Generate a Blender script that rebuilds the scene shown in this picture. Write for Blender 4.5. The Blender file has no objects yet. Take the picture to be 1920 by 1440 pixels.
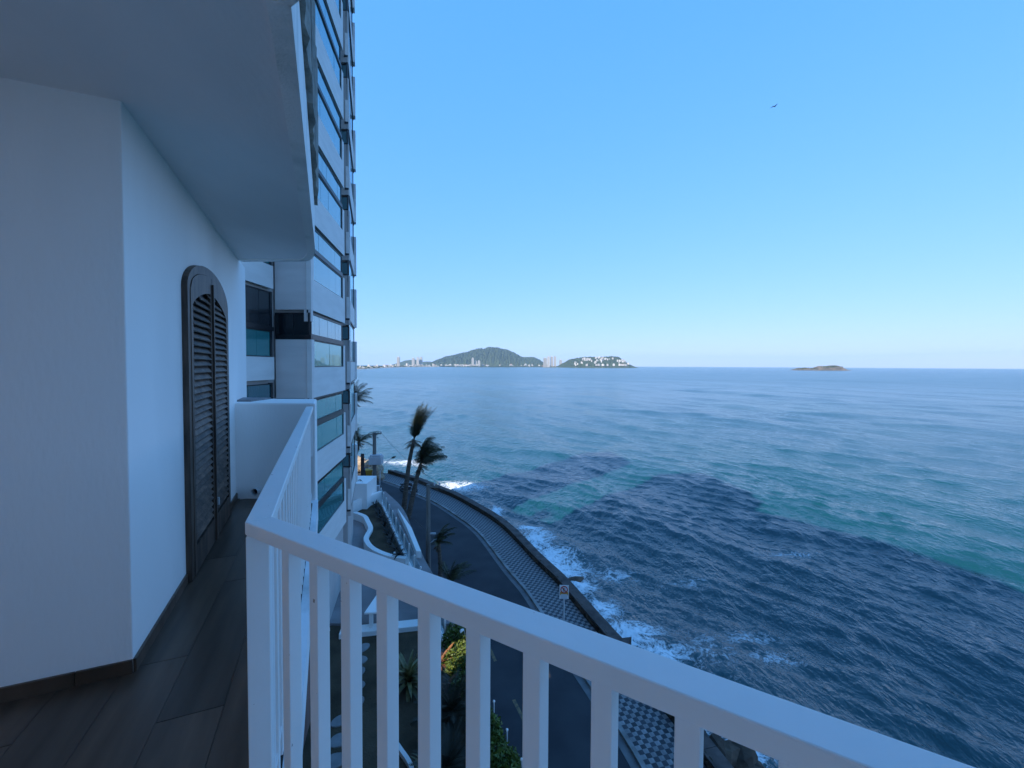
import bpy, math, random
import numpy as np
from mathutils import Vector, Matrix
random.seed(7); np.random.seed(7)
R = math.radians
S = bpy.context.scene
COL = S.collection

# ------------------------------------------------------------------ camera
EYE = 16.0                                   # camera height above the sea
PITCH, ROLL, FPX, V0 = R(1.7), R(0.28), 800.0, 709.0
fw = Vector((0, math.cos(PITCH), -math.sin(PITCH)))
up0 = Vector((0, math.sin(PITCH), math.cos(PITCH)))
rt0 = Vector((1, 0, 0))
rt = rt0 * math.cos(ROLL) + up0 * math.sin(ROLL)
upv = up0 * math.cos(ROLL) - rt0 * math.sin(ROLL)
cam_d = bpy.data.cameras.new('camera'); cam = bpy.data.objects.new('camera', cam_d); COL.objects.link(cam)
m = Matrix((rt, upv, -fw)).transposed().to_4x4(); m.translation = (0, 0, EYE)
cam.matrix_world = m
cam_d.sensor_width = 36; cam_d.lens = 36 * FPX / 1920
cam_d.shift_y = (V0 - 720) / 1920
cam_d.clip_start = 0.05; cam_d.clip_end = 60000
S.camera = cam

# ------------------------------------------------------------------ world, sun, exposure
SUN_EL, SUN_AZ = R(38), R(224)               # azimuth clockwise from +Y: the sun stands behind and to the left
w = bpy.data.worlds.new('World'); S.world = w; w.use_nodes = True
nt = w.node_tree; bg = nt.nodes['Background']
sky = nt.nodes.new('ShaderNodeTexSky'); sky.sky_type = 'NISHITA'; sky.sun_disc = False
sky.sun_elevation = SUN_EL; sky.sun_rotation = SUN_AZ
sky.air_density = 1.0; sky.dust_density = 0.15; sky.ozone_density = 3.0; sky.altitude = 0
sep = nt.nodes.new('ShaderNodeSeparateColor'); com = nt.nodes.new('ShaderNodeCombineColor')   # film response of a phone camera to the clear sky
nt.links.new(sky.outputs[0], sep.inputs[0])
for i, (gn, ex) in enumerate(((.312, .71), (.825, .345), (1.86, .20))):
    p_ = nt.nodes.new('ShaderNodeMath'); p_.operation = 'POWER'; p_.inputs[1].default_value = ex; q_ = nt.nodes.new('ShaderNodeMath'); q_.operation = 'MULTIPLY'; q_.inputs[1].default_value = gn
    nt.links.new(sep.outputs[i], p_.inputs[0]); nt.links.new(p_.outputs[0], q_.inputs[0]);  nt.links.new(q_.outputs[0], com.inputs[i])
nt.links.new(com.outputs[0], bg.inputs[0]); bg.inputs[1].default_value = 0.15
sd = bpy.data.lights.new('sun', 'SUN'); sd.energy = 2.5; sd.angle = R(0.53); sd.color = (1, .9, .76)
so = bpy.data.objects.new('sun', sd); COL.objects.link(so)
sun_dir = Vector((math.sin(SUN_AZ) * math.cos(SUN_EL), math.cos(SUN_AZ) * math.cos(SUN_EL), math.sin(SUN_EL)))
so.rotation_euler = sun_dir.to_track_quat('Z', 'Y').to_euler(); so.location = (0, 0, 80)
S.view_settings.view_transform = 'Standard'; S.view_settings.look = 'None'
S.view_settings.exposure = 1.80; S.view_settings.gamma = 1; S.view_settings.use_curve_mapping = False
S.cycles.use_denoising = True; S.cycles.max_bounces = 9; S.cycles.volume_bounces = 0
S.cycles.diffuse_bounces = 7; S.cycles.transparent_max_bounces = 8

# ------------------------------------------------------------------ helpers
def ray(u, v): return fw + rt * ((u - 960) / FPX) + upv * ((V0 - v) / FPX)
def G(u, v, z):                               # where a line of sight meets the level z
    d = ray(u, v); t = (z - EYE) / d.z; return Vector((d.x * t, d.y * t, z))
def Dp(u, v, Y):                              # ... or a distance Y
    d = ray(u, v); t = Y / d.y; return Vector((d.x * t, Y, EYE + d.z * t))
def on_line(P, Q, u):                         # the point of a plan line that stands in column u
    k = (u - 960) / FPX; dx, dy = Q[0] - P[0], Q[1] - P[1]
    t = (k * P[1] - P[0]) / (dx - k * dy); return t

def tag(o, label=None, cat=None, group=None, kind=None):
    if label: o['label'] = label
    if cat: o['category'] = cat
    if group: o['group'] = group
    if kind: o['kind'] = kind
    return o
def empty(name, loc=(0, 0, 0), label=None, cat=None, group=None, rz=0):
    o = bpy.data.objects.new(name, None); COL.objects.link(o); o.location = loc; o.rotation_euler = (0, 0, rz)
    o.empty_display_size = .2
    return tag(o, label, cat, group)
def obj_from(me, name, parent=None, loc=None, rot=None, scale=None):
    o = bpy.data.objects.new(name, me); COL.objects.link(o)
    if parent is not None: o.parent = parent
    if loc is not None: o.location = loc
    if rot is not None: o.rotation_euler = rot
    if scale is not None: o.scale = scale
    return o
def copy_tree(o, parent=None):
    c = o.copy(); COL.objects.link(c)
    if parent is not None: c.parent = parent
    for ch in list(o.children): copy_tree(ch, c)
    return c

ORD = ['first', 'second', 'third', 'fourth', 'fifth', 'sixth', 'seventh', 'eighth', 'ninth', 'tenth', 'eleventh', 'twelfth', 'thirteenth', 'fourteenth', 'fifteenth']
class MB:
    def __init__(s): s.v = []; s.f = []; s.off = Vector((0, 0, 0))
    def add(s, vs, fs):
        b = len(s.v); s.v += [tuple(p) for p in vs]; s.f += [tuple(i + b for i in f) for f in fs]; return s
    def box(s, x0, x1, y0, y1, z0, z1):
        return s.add([(x0, y0, z0), (x1, y0, z0), (x1, y1, z0), (x0, y1, z0), (x0, y0, z1), (x1, y0, z1), (x1, y1, z1), (x0, y1, z1)],
                     [(0, 3, 2, 1), (4, 5, 6, 7), (0, 1, 5, 4), (1, 2, 6, 5), (2, 3, 7, 6), (3, 0, 4, 7)])
    def obox(s, c, ax, ay, az):               # centre and three half axes
        c, ax, ay, az = map(Vector, (c, ax, ay, az))
        q = [c + sx * ax + sy * ay + sz * az for sz in (-1, 1) for sx, sy in ((-1, -1), (1, -1), (1, 1), (-1, 1))]
        return s.add(q, [(0, 3, 2, 1), (4, 5, 6, 7), (0, 1, 5, 4), (1, 2, 6, 5), (2, 3, 7, 6), (3, 0, 4, 7)])
    def prism(s, poly, z0, z1, cap=True):
        n = len(poly); b = [(p[0], p[1], z0) for p in poly]; t = [(p[0], p[1], z1) for p in poly]
        area = sum(poly[i][0] * poly[(i + 1) % n][1] - poly[(i + 1) % n][0] * poly[i][1] for i in range(n))
        if area < 0: b.reverse(); t.reverse()
        fs = [(i, (i + 1) % n, n + (i + 1) % n, n + i) for i in range(n)]
        if cap: fs += [tuple(range(n - 1, -1, -1)), tuple(range(n, 2 * n))]
        return s.add(b + t, fs)
    def seg(s, A, B, t0, t1, z0, z1, d0, d1): # box along plan line A-B (metres t), outward depth d (right of A-B)
        A = Vector((A[0], A[1])); B = Vector((B[0], B[1])); d = (B - A).normalized(); n = Vector((d.y, -d.x))
        p = [A + d * t0 + n * d0, A + d * t0 + n * d1, A + d * t1 + n * d1, A + d * t1 + n * d0]
        return s.prism(p, z0, z1)
    def tube(s, pts, rad, n=8, cap=True):
        pts = [Vector(p) for p in pts]
        if not isinstance(rad, (list, tuple)): rad = [rad] * len(pts)
        vs = []; 
        for i, p in enumerate(pts):
            d = (pts[min(i + 1, len(pts) - 1)] - pts[max(i - 1, 0)]).normalized()
            a = d.cross(Vector((0, 0, 1)) if abs(d.z) < .95 else Vector((1, 0, 0))).normalized(); b = d.cross(a)
            vs += [p + rad[i] * (math.cos(2 * math.pi * k / n) * a + math.sin(2 * math.pi * k / n) * b) for k in range(n)]
        fs = [(i * n + k, i * n + (k + 1) % n, (i + 1) * n + (k + 1) % n, (i + 1) * n + k) for i in range(len(pts) - 1) for k in range(n)]
        if cap: fs += [tuple(range(n - 1, -1, -1)), tuple(range((len(pts) - 1) * n, len(pts) * n))]
        return s.add(vs, fs)
    def disc(s, c, rx, ry, z0, z1, n=20, wob=0, rot=0):
        ph = random.random() * 6
        poly = []
        for k in range(n):
            a = 2 * math.pi * k / n; q = 1 + wob * math.sin(2 * a + ph) + wob * .6 * math.sin(3 * a + ph * 2)
            x, y = rx * q * math.cos(a), ry * q * math.sin(a)
            poly.append((c[0] + x * math.cos(rot) - y * math.sin(rot), c[1] + x * math.sin(rot) + y * math.cos(rot)))
        return s.prism(poly, z0, z1)
    def mesh(s, name, mat, smooth=False, bevel=0):
        me = bpy.data.meshes.new(name); me.from_pydata(s.v, [], s.f); me.materials.append(mat)
        if smooth: me.polygons.foreach_set('use_smooth', [True] * len(me.polygons))
        if bevel:
            import bmesh
            bm = bmesh.new(); bm.from_mesh(me)
            es = [e for e in bm.edges if len(e.link_faces) == 2 and e.calc_face_angle(0) > .6]
            bmesh.ops.bevel(bm, geom=es, offset=bevel, segments=2, affect='EDGES', profile=.5, clamp_overlap=True)
            bm.to_mesh(me); bm.free()
        me.update(); return me
    def build(s, name, mat, parent=None, smooth=False, bevel=0):
        o = obj_from(s.mesh(name, mat, smooth, bevel), name, parent)
        if parent is not None: o.matrix_parent_inverse = Matrix.Translation(-Vector(parent.location)) if parent.parent is None and parent.rotation_euler.z == 0 else Matrix.Identity(4)
        return o

def crom(P, step):                            # smooth plan curve through points, resampled
    P = [Vector((p[0], p[1])) for p in P]; P = [2 * P[0] - P[1]] + P + [2 * P[-1] - P[-2]]; o = []
    for i in range(1, len(P) - 2):
        a, b, c, d = P[i - 1:i + 3]
        for k in range(16):
            t = k / 16; o.append(.5 * (2 * b + (c - a) * t + (2 * a - 5 * b + 4 * c - d) * t * t + (3 * b - a - 3 * c + d) * t ** 3))
    o.append(P[-2]); r = [o[0]]; acc = 0
    for i in range(1, len(o)):
        L = (o[i] - o[i - 1]).length
        while acc + L >= step:
            f = (step - acc) / L; q = o[i - 1].lerp(o[i], f); r.append(q); o[i - 1] = q; L = (o[i] - q).length; acc = 0
        acc += L
    return r
def offset(poly, d):                          # to the right of the direction of travel
    r = []
    for i, p in enumerate(poly):
        t = (poly[min(i + 1, len(poly) - 1)] - poly[max(i - 1, 0)]).normalized(); r.append(p + d * Vector((t.y, -t.x)))
    return r

# ------------------------------------------------------------------ materials
def mat(name, col, rough=.6, col2=None, nscale=3, ndet=5, bump=0, bscale=40, spec=.4, metal=0, stretch=(1, 1, 1), lo=.35, hi=.65, bdist=.01):
    M = bpy.data.materials.new(name); M.use_nodes = True; N = M.node_tree.nodes; L = M.node_tree.links
    b = N['Principled BSDF']; b.inputs['Roughness'].default_value = rough; b.inputs['Metallic'].default_value = metal
    b.inputs['Specular IOR Level'].default_value = spec; b.inputs['Base Color'].default_value = (*col, 1)
    tc = N.new('ShaderNodeTexCoord'); mp = N.new('ShaderNodeMapping'); mp.inputs['Scale'].default_value = stretch
    L.new(tc.outputs['Object'], mp.inputs[0])
    if col2 is not None:
        n = N.new('ShaderNodeTexNoise'); n.inputs['Scale'].default_value = nscale; n.inputs['Detail'].default_value = ndet
        L.new(mp.outputs[0], n.inputs['Vector'])
        r = N.new('ShaderNodeValToRGB'); r.color_ramp.elements[0].position = lo; r.color_ramp.elements[1].position = hi
        r.color_ramp.elements[0].color = (*col, 1); r.color_ramp.elements[1].color = (*col2, 1)
        L.new(n.outputs[0], r.inputs[0]); L.new(r.outputs[0], b.inputs['Base Color'])
    if bump:
        n = N.new('ShaderNodeTexNoise'); n.inputs['Scale'].default_value = bscale; n.inputs['Detail'].default_value = 4
        L.new(mp.outputs[0], n.inputs['Vector'])
        q = N.new('ShaderNodeBump'); q.inputs['Strength'].default_value = bump; q.inputs['Distance'].default_value = bdist
        L.new(n.outputs[0], q.inputs['Height']); L.new(q.outputs[0], b.inputs['Normal'])
    return M
def ramp_rand(M, c1, c2):                     # colour differs from piece to piece
    N = M.node_tree.nodes; L = M.node_tree.links; b = N['Principled BSDF']
    oi = N.new('ShaderNodeObjectInfo'); r = N.new('ShaderNodeMix'); r.data_type = 'RGBA'; r.blend_type = 'MULTIPLY'
    q = N.new('ShaderNodeValToRGB'); q.color_ramp.elements[0].color = (*c1, 1); q.color_ramp.elements[1].color = (*c2, 1)
    L.new(oi.outputs['Random'], q.inputs[0]); r.inputs[0].default_value = 1
    src = b.inputs['Base Color'].links[0].from_socket if b.inputs['Base Color'].links else None
    if src: L.new(src, r.inputs[6])
    else: r.inputs[6].default_value = b.inputs['Base Color'].default_value
    L.new(q.outputs[0], r.inputs[7]); L.new(r.outputs[2], b.inputs['Base Color'])
    return M
def glass(name, tint, refl, k):
    M = bpy.data.materials.new(name); M.use_nodes = True; N = M.node_tree.nodes; L = M.node_tree.links
    b = N['Principled BSDF']; b.inputs['Base Color'].default_value = (*tint, 1); b.inputs['Roughness'].default_value = .25
    g = N.new('ShaderNodeBsdfGlossy'); g.inputs['Color'].default_value = (*refl, 1); g.inputs['Roughness'].default_value = .02
    x = N.new('ShaderNodeMixShader'); fr = N.new('ShaderNodeLayerWeight'); fr.inputs[0].default_value = k
    L.new(fr.outputs['Fresnel'], x.inputs[0]); L.new(b.outputs[0], x.inputs[1]); L.new(g.outputs[0], x.inputs[2])
    L.new(x.outputs[0], N['Material Output'].inputs[0])
    tc = N.new('ShaderNodeTexCoord'); n = N.new('ShaderNodeTexNoise'); n.inputs['Scale'].default_value = .8; n.inputs['Detail'].default_value = 1
    q = N.new('ShaderNodeBump'); q.inputs['Strength'].default_value = .12; q.inputs['Distance'].default_value = .03
    L.new(tc.outputs['Object'], n.inputs['Vector']); L.new(n.outputs[0], q.inputs['Height']); L.new(q.outputs[0], g.inputs['Normal'])
    return M
WHITE = mat('white_stucco', (.72, .69, .665), .85, (.92, .88, .85), 1.0, 8, .3, 55, .15, lo=.12, hi=.58, stretch=(1, 1, .3), bdist=.006)
CEIL = mat('ceiling_paint', (.70, .67, .655), .88, (.92, .88, .86), .8, 8, .25, 45, .12, lo=.15, hi=.62, stretch=(1, .4, 1), bdist=.006)
DIRTY = mat('weathered_white', (.50, .51, .50), .85, (.78, .79, .80), 2.2, 7, .4, 60, .2, lo=.3, hi=.5, stretch=(1, 1, .3))
RAILW = mat('rail_paint', (.90, .87, .85), .42, (.87, .84, .82), 3, 6, .08, 30, .45)
def specks(M, col, scale, thr):               # small chips and rust spots
    N = M.node_tree.nodes; L = M.node_tree.links; b = N['Principled BSDF']; src = b.inputs['Base Color'].links[0].from_socket
    tc = N.new('ShaderNodeTexCoord'); n = N.new('ShaderNodeTexNoise'); n.inputs['Scale'].default_value = scale; n.inputs['Detail'].default_value = 3; L.new(tc.outputs['Object'], n.inputs['Vector'])
    r = N.new('ShaderNodeValToRGB'); r.color_ramp.elements[0].position = thr; r.color_ramp.elements[1].position = thr + .02; r.color_ramp.elements[0].color = (0, 0, 0, 1); r.color_ramp.elements[1].color = (.8, .8, .8, 1)
    x = N.new('ShaderNodeMix'); x.data_type = 'RGBA'; L.new(n.outputs[0], r.inputs[0]); L.new(r.outputs[0], x.inputs[0]); L.new(src, x.inputs[6]); x.inputs[7].default_value = (*col, 1); L.new(x.outputs[2], b.inputs['Base Color'])
specks(RAILW, (.22, .14, .10), 38, .735); 
FASC = mat('weathered_fascia', (.62, .62, .58), .85, (.92, .89, .86), 2.2, 7, .4, 60, .2, lo=.25, hi=.45, stretch=(1, 1, .3))
CONC = mat('raw_concrete', (.20, .20, .18), .9, (.36, .35, .31), 6, 8, 1.0, 18, .2, bdist=.03)
TOWERW = mat('tower_white', (.74, .70, .66), .55, (.82, .78, .74), .7, 4, .15, 25, .4, stretch=(1, 1, 6))
TOWERP = mat('tower_pink', (.76, .68, .64), .6, (.82, .74, .70), .7, 4, .2, 25, .35, stretch=(1, 1, 6))
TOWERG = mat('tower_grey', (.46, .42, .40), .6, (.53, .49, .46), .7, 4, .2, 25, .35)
BROWNW = mat('brown_render', (.17, .10, .085), .8, (.23, .145, .12), 1.4, 6, .3, 30, .2, stretch=(1, 1, .35))
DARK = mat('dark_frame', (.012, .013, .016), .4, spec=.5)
VOID = mat('dark_interior', (.022, .022, .026), .8)
GLASS = glass('window_glass', (.035, .13, .15), (.66, .88, .93), .60)
GLASST = glass('teal_glass', (.025, .20, .20), (.52, .88, .88), .58)
GLASSD = glass('dark_glass', (.012, .016, .020), (.7, .8, .85), .30)
FENCEG = None
WOOD = ramp_rand(mat('old_dark_wood', (.050, .031, .022), .55, (.150, .096, .068), 9, 8, .7, 30, .35, stretch=(1, 1, 3), bdist=.006), (.7, .7, .7), (1.35, 1.3, 1.25))
WOODF = mat('door_frame_wood', (.040, .025, .018), .5, (.115, .074, .052), 5, 8, .5, 30, .4, stretch=(4, 4, .5), bdist=.005)
PLANK = ramp_rand(mat('wood_look_tile', (.062, .036, .022), .36, (.150, .094, .064), 1.6, 9, .2, 8, .45, stretch=(.8, 7, 1), bdist=.002, lo=.3, hi=.75), (.8, .8, .8), (1.25, 1.22, 1.2))
GROUT = mat('grout', (.030, .022, .018), .8)
ASPH = mat('asphalt', (.028, .029, .034), .85, (.044, .045, .050), .7, 8, .5, 120, .3)
KERB = mat('kerb_concrete', (.30, .30, .30), .85, (.16, .15, .14), 1.6, 8, .5, 30, .2)
YELLOW = mat('road_paint', (.22, .16, .07), .8, (.07, .065, .055), 7, 6)
TILEL = ramp_rand(mat('tile_light', (.20, .20, .20), .8, (.28, .275, .27), 8, 5, .3, 60), (.75, .75, .75), (1.1, 1.1, 1.1))
TILED = ramp_rand(mat('tile_dark', (.036, .037, .045), .8, (.060, .060, .068), 8, 5, .3, 60), (.75, .75, .75), (1.35, 1.35, 1.35))
STONE = ramp_rand(mat('rubble_stone', (.060, .047, .036), .9, (.125, .100, .075), 5, 7, .9, 14, .2, bdist=.03), (.45, .45, .45), (1.5, 1.4, 1.3))
COPE = mat('coping_stone', (.060, .046, .042), .85, (.115, .090, .080), 2.5, 7, .6, 20, .25)
ROCK = ramp_rand(mat('shore_rock', (.050, .036, .029), .9, (.10, .075, .058), 2.2, 8, 1, 6, .2, bdist=.06), (.7, .7, .7), (1.6, 1.5, 1.4))
BOULD = ramp_rand(mat('pale_boulder', (.28, .215, .15), .9, (.40, .32, .23), 2.2, 8, 1, 4, .2, bdist=.08), (.75, .75, .75), (1.2, 1.2, 1.2))
PAVE = mat('terrace_paving', (.20, .17, .165), .8, (.285, .255, .25), .75, 8, .2, 40, .25)
SOIL = mat('garden_soil', (.055, .042, .028), .95, (.110, .082, .054), .9, 8, .8, 25, .1, bdist=.04)
STEP = mat('stepping_stone', (.20, .20, .20), .85, (.27, .27, .27), 3, 6, .4, 30, .2)
WPAINT = mat('white_wall_paint', (.80, .77, .74), .6, (.86, .83, .80), .8, 5, .15, 60, .3)
TRUNK = mat('palm_trunk', (.07, .058, .048), .9, (.15, .125, .10), 3, 6, .9, 9, .15, stretch=(1, 1, 5), bdist=.03)
FROND = ramp_rand(mat('palm_leaf', (.018, .024, .010), .5, (.038, .046, .018), 3, 4, spec=.4), (.6, .6, .6), (1.4, 1.3, 1.1))
FRONDG = ramp_rand(mat('young_palm_leaf', (.030, .036, .016), .5, (.065, .070, .030), 3, 4, spec=.4), (.7, .7, .7), (1.3, 1.2, 1.1))
DRY = mat('dry_frond', (.07, .048, .026), .8, (.12, .085, .05), 4, 4)
LEAF = ramp_rand(mat('agave_leaf', (.075, .080, .030), .45, (.19, .175, .075), 4, 5, spec=.5), (.6, .6, .6), (1.4, 1.3, 1.2))
CYCAD = ramp_rand(mat('cycad_leaf', (.014, .017, .009), .5, (.028, .030, .018), 4, 5, spec=.4), (.7, .7, .7), (1.3, 1.3, 1.3))
RED = ramp_rand(mat('ti_leaf', (.10, .040, .018), .5, (.17, .075, .028), 5, 5, spec=.4), (.4, .4, .4), (1.3, 1.2, 1.1))
HEDGE = mat('hedge_leaf', (.045, .072, .010), .5, (.115, .150, .020), 5, 5, spec=.35)
DKRED = ramp_rand(mat('dark_plant', (.010, .009, .008), .6, (.024, .018, .014), 5, 5), (.6, .6, .6), (1.4, 1.4, 1.4))
POLE = mat('pole_concrete', (.13, .12, .11), .9, (.20, .19, .175), 2.5, 7, .4, 30, .2, stretch=(1, 1, .3))
DPOLE = mat('dark_timber', (.035, .030, .028), .9, (.06, .05, .045), 3, 6)
GALV = mat('painted_steel', (.50, .51, .52), .45, (.58, .59, .60), 4, 4, spec=.5)
BOXW = mat('transformer_grey', (.46, .46, .48), .5, (.54, .54, .56), 2, 4)
BLACK = mat('black_rubber', (.012, .012, .013), .6)
METAL = mat('bike_metal', (.10, .10, .11), .3, metal=.6)
SIGNW = mat('sign_white', (.72, .72, .72), .5); SIGNR = mat('sign_red', (.45, .02, .02), .5)
SIGNK = mat('sign_black', (.01, .01, .01), .5); SIGNY = mat('sign_orange', (.55, .26, .04), .5)
BINY = mat('bin_yellow', (.42, .23, .03), .6); BINB = mat('bin_blue', (.02, .035, .09), .6)
FOREST = mat('forest', (.016, .030, .014), .9, (.050, .068, .030), .045, 8, 1, .06, .1, bdist=9)
SAND = mat('sand', (.50, .44, .37), .9, (.58, .52, .45), .01, 5)
FARW = ramp_rand(mat('far_render', (.50, .49, .48), .8), (.7, .68, .66), (1.1, 1.1, 1.1))
ROOF = mat('far_roof', (.30, .15, .10), .8)
SURF = mat('surf', (.7, .72, .74), .8)
BIRD = mat('bird_plumage', (.03, .03, .035), .7)
ISLE = mat('island_rock', (.055, .052, .042), .9, (.16, .125, .10), .05, 6, .6, .3, .2, bdist=2)
GROUND = mat('bare_ground', (.07, .065, .055), .95, (.10, .09, .08), .3, 7)

FENCEG = bpy.data.materials.new('fence_glass'); FENCEG.use_nodes = True
_n = FENCEG.node_tree.nodes; _l = FENCEG.node_tree.links
_b = _n['Principled BSDF']; _b.inputs['Base Color'].default_value = (.42, .55, .60, 1); _b.inputs['Roughness'].default_value = .05; _b.inputs['Specular IOR Level'].default_value = .9
_t = _n.new('ShaderNodeBsdfTransparent'); _t.inputs[0].default_value = (.86, .94, .96, 1); _x = _n.new('ShaderNodeMixShader'); _x.inputs[0].default_value = .45
_l.new(_t.outputs[0], _x.inputs[1]); _l.new(_b.outputs[0], _x.inputs[2]); _l.new(_x.outputs[0], _n['Material Output'].inputs[0])

def sea_material():
    M = bpy.data.materials.new('sea_water'); M.use_nodes = True; N = M.node_tree.nodes; L = M.node_tree.links
    b = N['Principled BSDF']; b.inputs['IOR'].default_value = 1.45; b.inputs['Specular IOR Level'].default_value = .5
    geo = N.new('ShaderNodeNewGeometry')
    def noise(scale, det, st=(1, 1, 1), rot=0, dist=0, rough=.5):
        mp = N.new('ShaderNodeMapping'); mp.inputs['Rotation'].default_value = (0, 0, rot); mp.inputs['Scale'].default_value = st
        L.new(geo.outputs['Position'], mp.inputs[0]); n = N.new('ShaderNodeTexNoise'); n.inputs['Scale'].default_value = scale
        n.inputs['Detail'].default_value = det; n.inputs['Distortion'].default_value = dist; n.inputs['Roughness'].default_value = rough
        L.new(mp.outputs[0], n.inputs['Vector']); return n.outputs[0]
    def mth(op, a, c=None, cl=False):
        n = N.new('ShaderNodeMath'); n.operation = op; n.use_clamp = cl
        for i, q in enumerate((a, c)):
            if q is None: continue
            if isinstance(q, (int, float)): n.inputs[i].default_value = q
            else: L.new(q, n.inputs[i])
        return n.outputs[0]
    # body colour: patches of clearer and siltier water
    big = noise(.022, 4, (1, 1, 1), 0, .6)
    r = N.new('ShaderNodeValToRGB'); r.color_ramp.elements[0].position = .35; r.color_ramp.elements[1].position = .68
    r.color_ramp.elements[0].color = (.003, .046, .054, 1); r.color_ramp.elements[1].color = (.006, .044, .059, 1); L.new(big, r.inputs[0])
    # foam lace
    at = N.new('ShaderNodeAttribute'); at.attribute_name = 'foam'
    n1 = noise(.55, 7, (1, 1, 1), 0, 1.6, .62); n2 = noise(2.3, 6, (1, 1, 1), 0, 1.2, .65)
    ridge = mth('MAXIMUM', mth('SUBTRACT', 1, mth('MULTIPLY', mth('ABSOLUTE', mth('SUBTRACT', n1, .5)), 9)), 0)
    ridge2 = mth('MAXIMUM', mth('SUBTRACT', 1, mth('MULTIPLY', mth('ABSOLUTE', mth('SUBTRACT', n2, .5)), 8)), 0)
    lace = mth('ADD', mth('MULTIPLY', ridge, .62), mth('MULTIPLY', ridge2, .55))
    fm = mth('MULTIPLY', mth('ADD', mth('SUBTRACT', mth('MULTIPLY', at.outputs['Fac'], 1.20), 1.02), mth('MULTIPLY', lace, .92)), 1.9, True)
    fm = mth('MULTIPLY', fm, mth('MULTIPLY', at.outputs['Fac'], 4, True), True)
    mx = N.new('ShaderNodeMix'); mx.data_type = 'RGBA'; L.new(fm, mx.inputs[0]); L.new(r.outputs[0], mx.inputs[6]); mx.inputs[7].default_value = (.72, .75, .77, 1)
    # aerated water near the foam
    mx0 = N.new('ShaderNodeMix'); mx0.data_type = 'RGBA'; L.new(mth('MULTIPLY', at.outputs['Fac'], .55, True), mx0.inputs[0]); L.new(r.outputs[0], mx0.inputs[6]); mx0.inputs[7].default_value = (.035, .12, .13, 1)
    L.new(mx0.outputs[2], mx.inputs[6]); L.new(mx.outputs[2], b.inputs['Base Color'])
    rr = N.new('ShaderNodeMapRange'); L.new(fm, rr.inputs[0]); rr.inputs[3].default_value = .09; rr.inputs[4].default_value = .75; 
    ch = N.new('ShaderNodeAttribute'); ch.attribute_name = 'chop'; L.new(mth('ADD', rr.outputs[0], mth('MULTIPLY', ch.outputs['Fac'], .13), True), b.inputs['Roughness'])
    # ripples at several sizes
    rot = R(-28)
    h = mth('ADD', mth('MULTIPLY', noise(.9, 4, (1, .55, 1), rot + .1, .2, .55), .40), mth('MULTIPLY', noise(2.8, 3, (1, .55, 1), rot - .15, .2, .5), .20))
    h = mth('ADD', h, mth('MULTIPLY', noise(.05, 4, (1, .35, 1), rot, .2, .5), 1.2))
    h = mth('ADD', h, mth('MULTIPLY', fm, .06))
    bp = N.new('ShaderNodeBump'); bp.inputs['Strength'].default_value = 1; bp.inputs['Distance'].default_value = .75
    L.new(h, bp.inputs['Height']); L.new(bp.outputs[0], b.inputs['Normal'])
    return M
SEA = sea_material()

# ================================================================== THE SETTING
Z_ROAD, Z_TER, Z_GAR = 4.0, 6.3, 6.22
# --- shore: inner foot of the stone parapet, from near to far
shore_px = [(1392, 1540), (1246, 1343), (1110, 1179), (1045, 1100), (1004.6, 1060), (940, 992), (886, 956), (848, 935), (819, 923), (784, 908), (757, 899), (725, 889)]
pts = [G(u, v, Z_ROAD) for u, v in shore_px]
d0 = (pts[0] - pts[1]).normalized()
pts = [pts[0] + d0 * 18, pts[0] + d0 * 9] + pts
SH = crom(pts, .25)                            # travels away from the camera; the sea lies to its right
far = SH[-1]
SHX = [Vector((p.x, p.y)) for p in SH] + [Vector((far.x - 3.2, far.y + 1.6)), Vector((far.x - 8, far.y + 5)), Vector((far.x - 20, far.y + 9)), Vector((far.x - 60, far.y + 30)), Vector((far.x - 300, far.y + 60))]
OUT = offset(SHX, .45)

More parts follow.
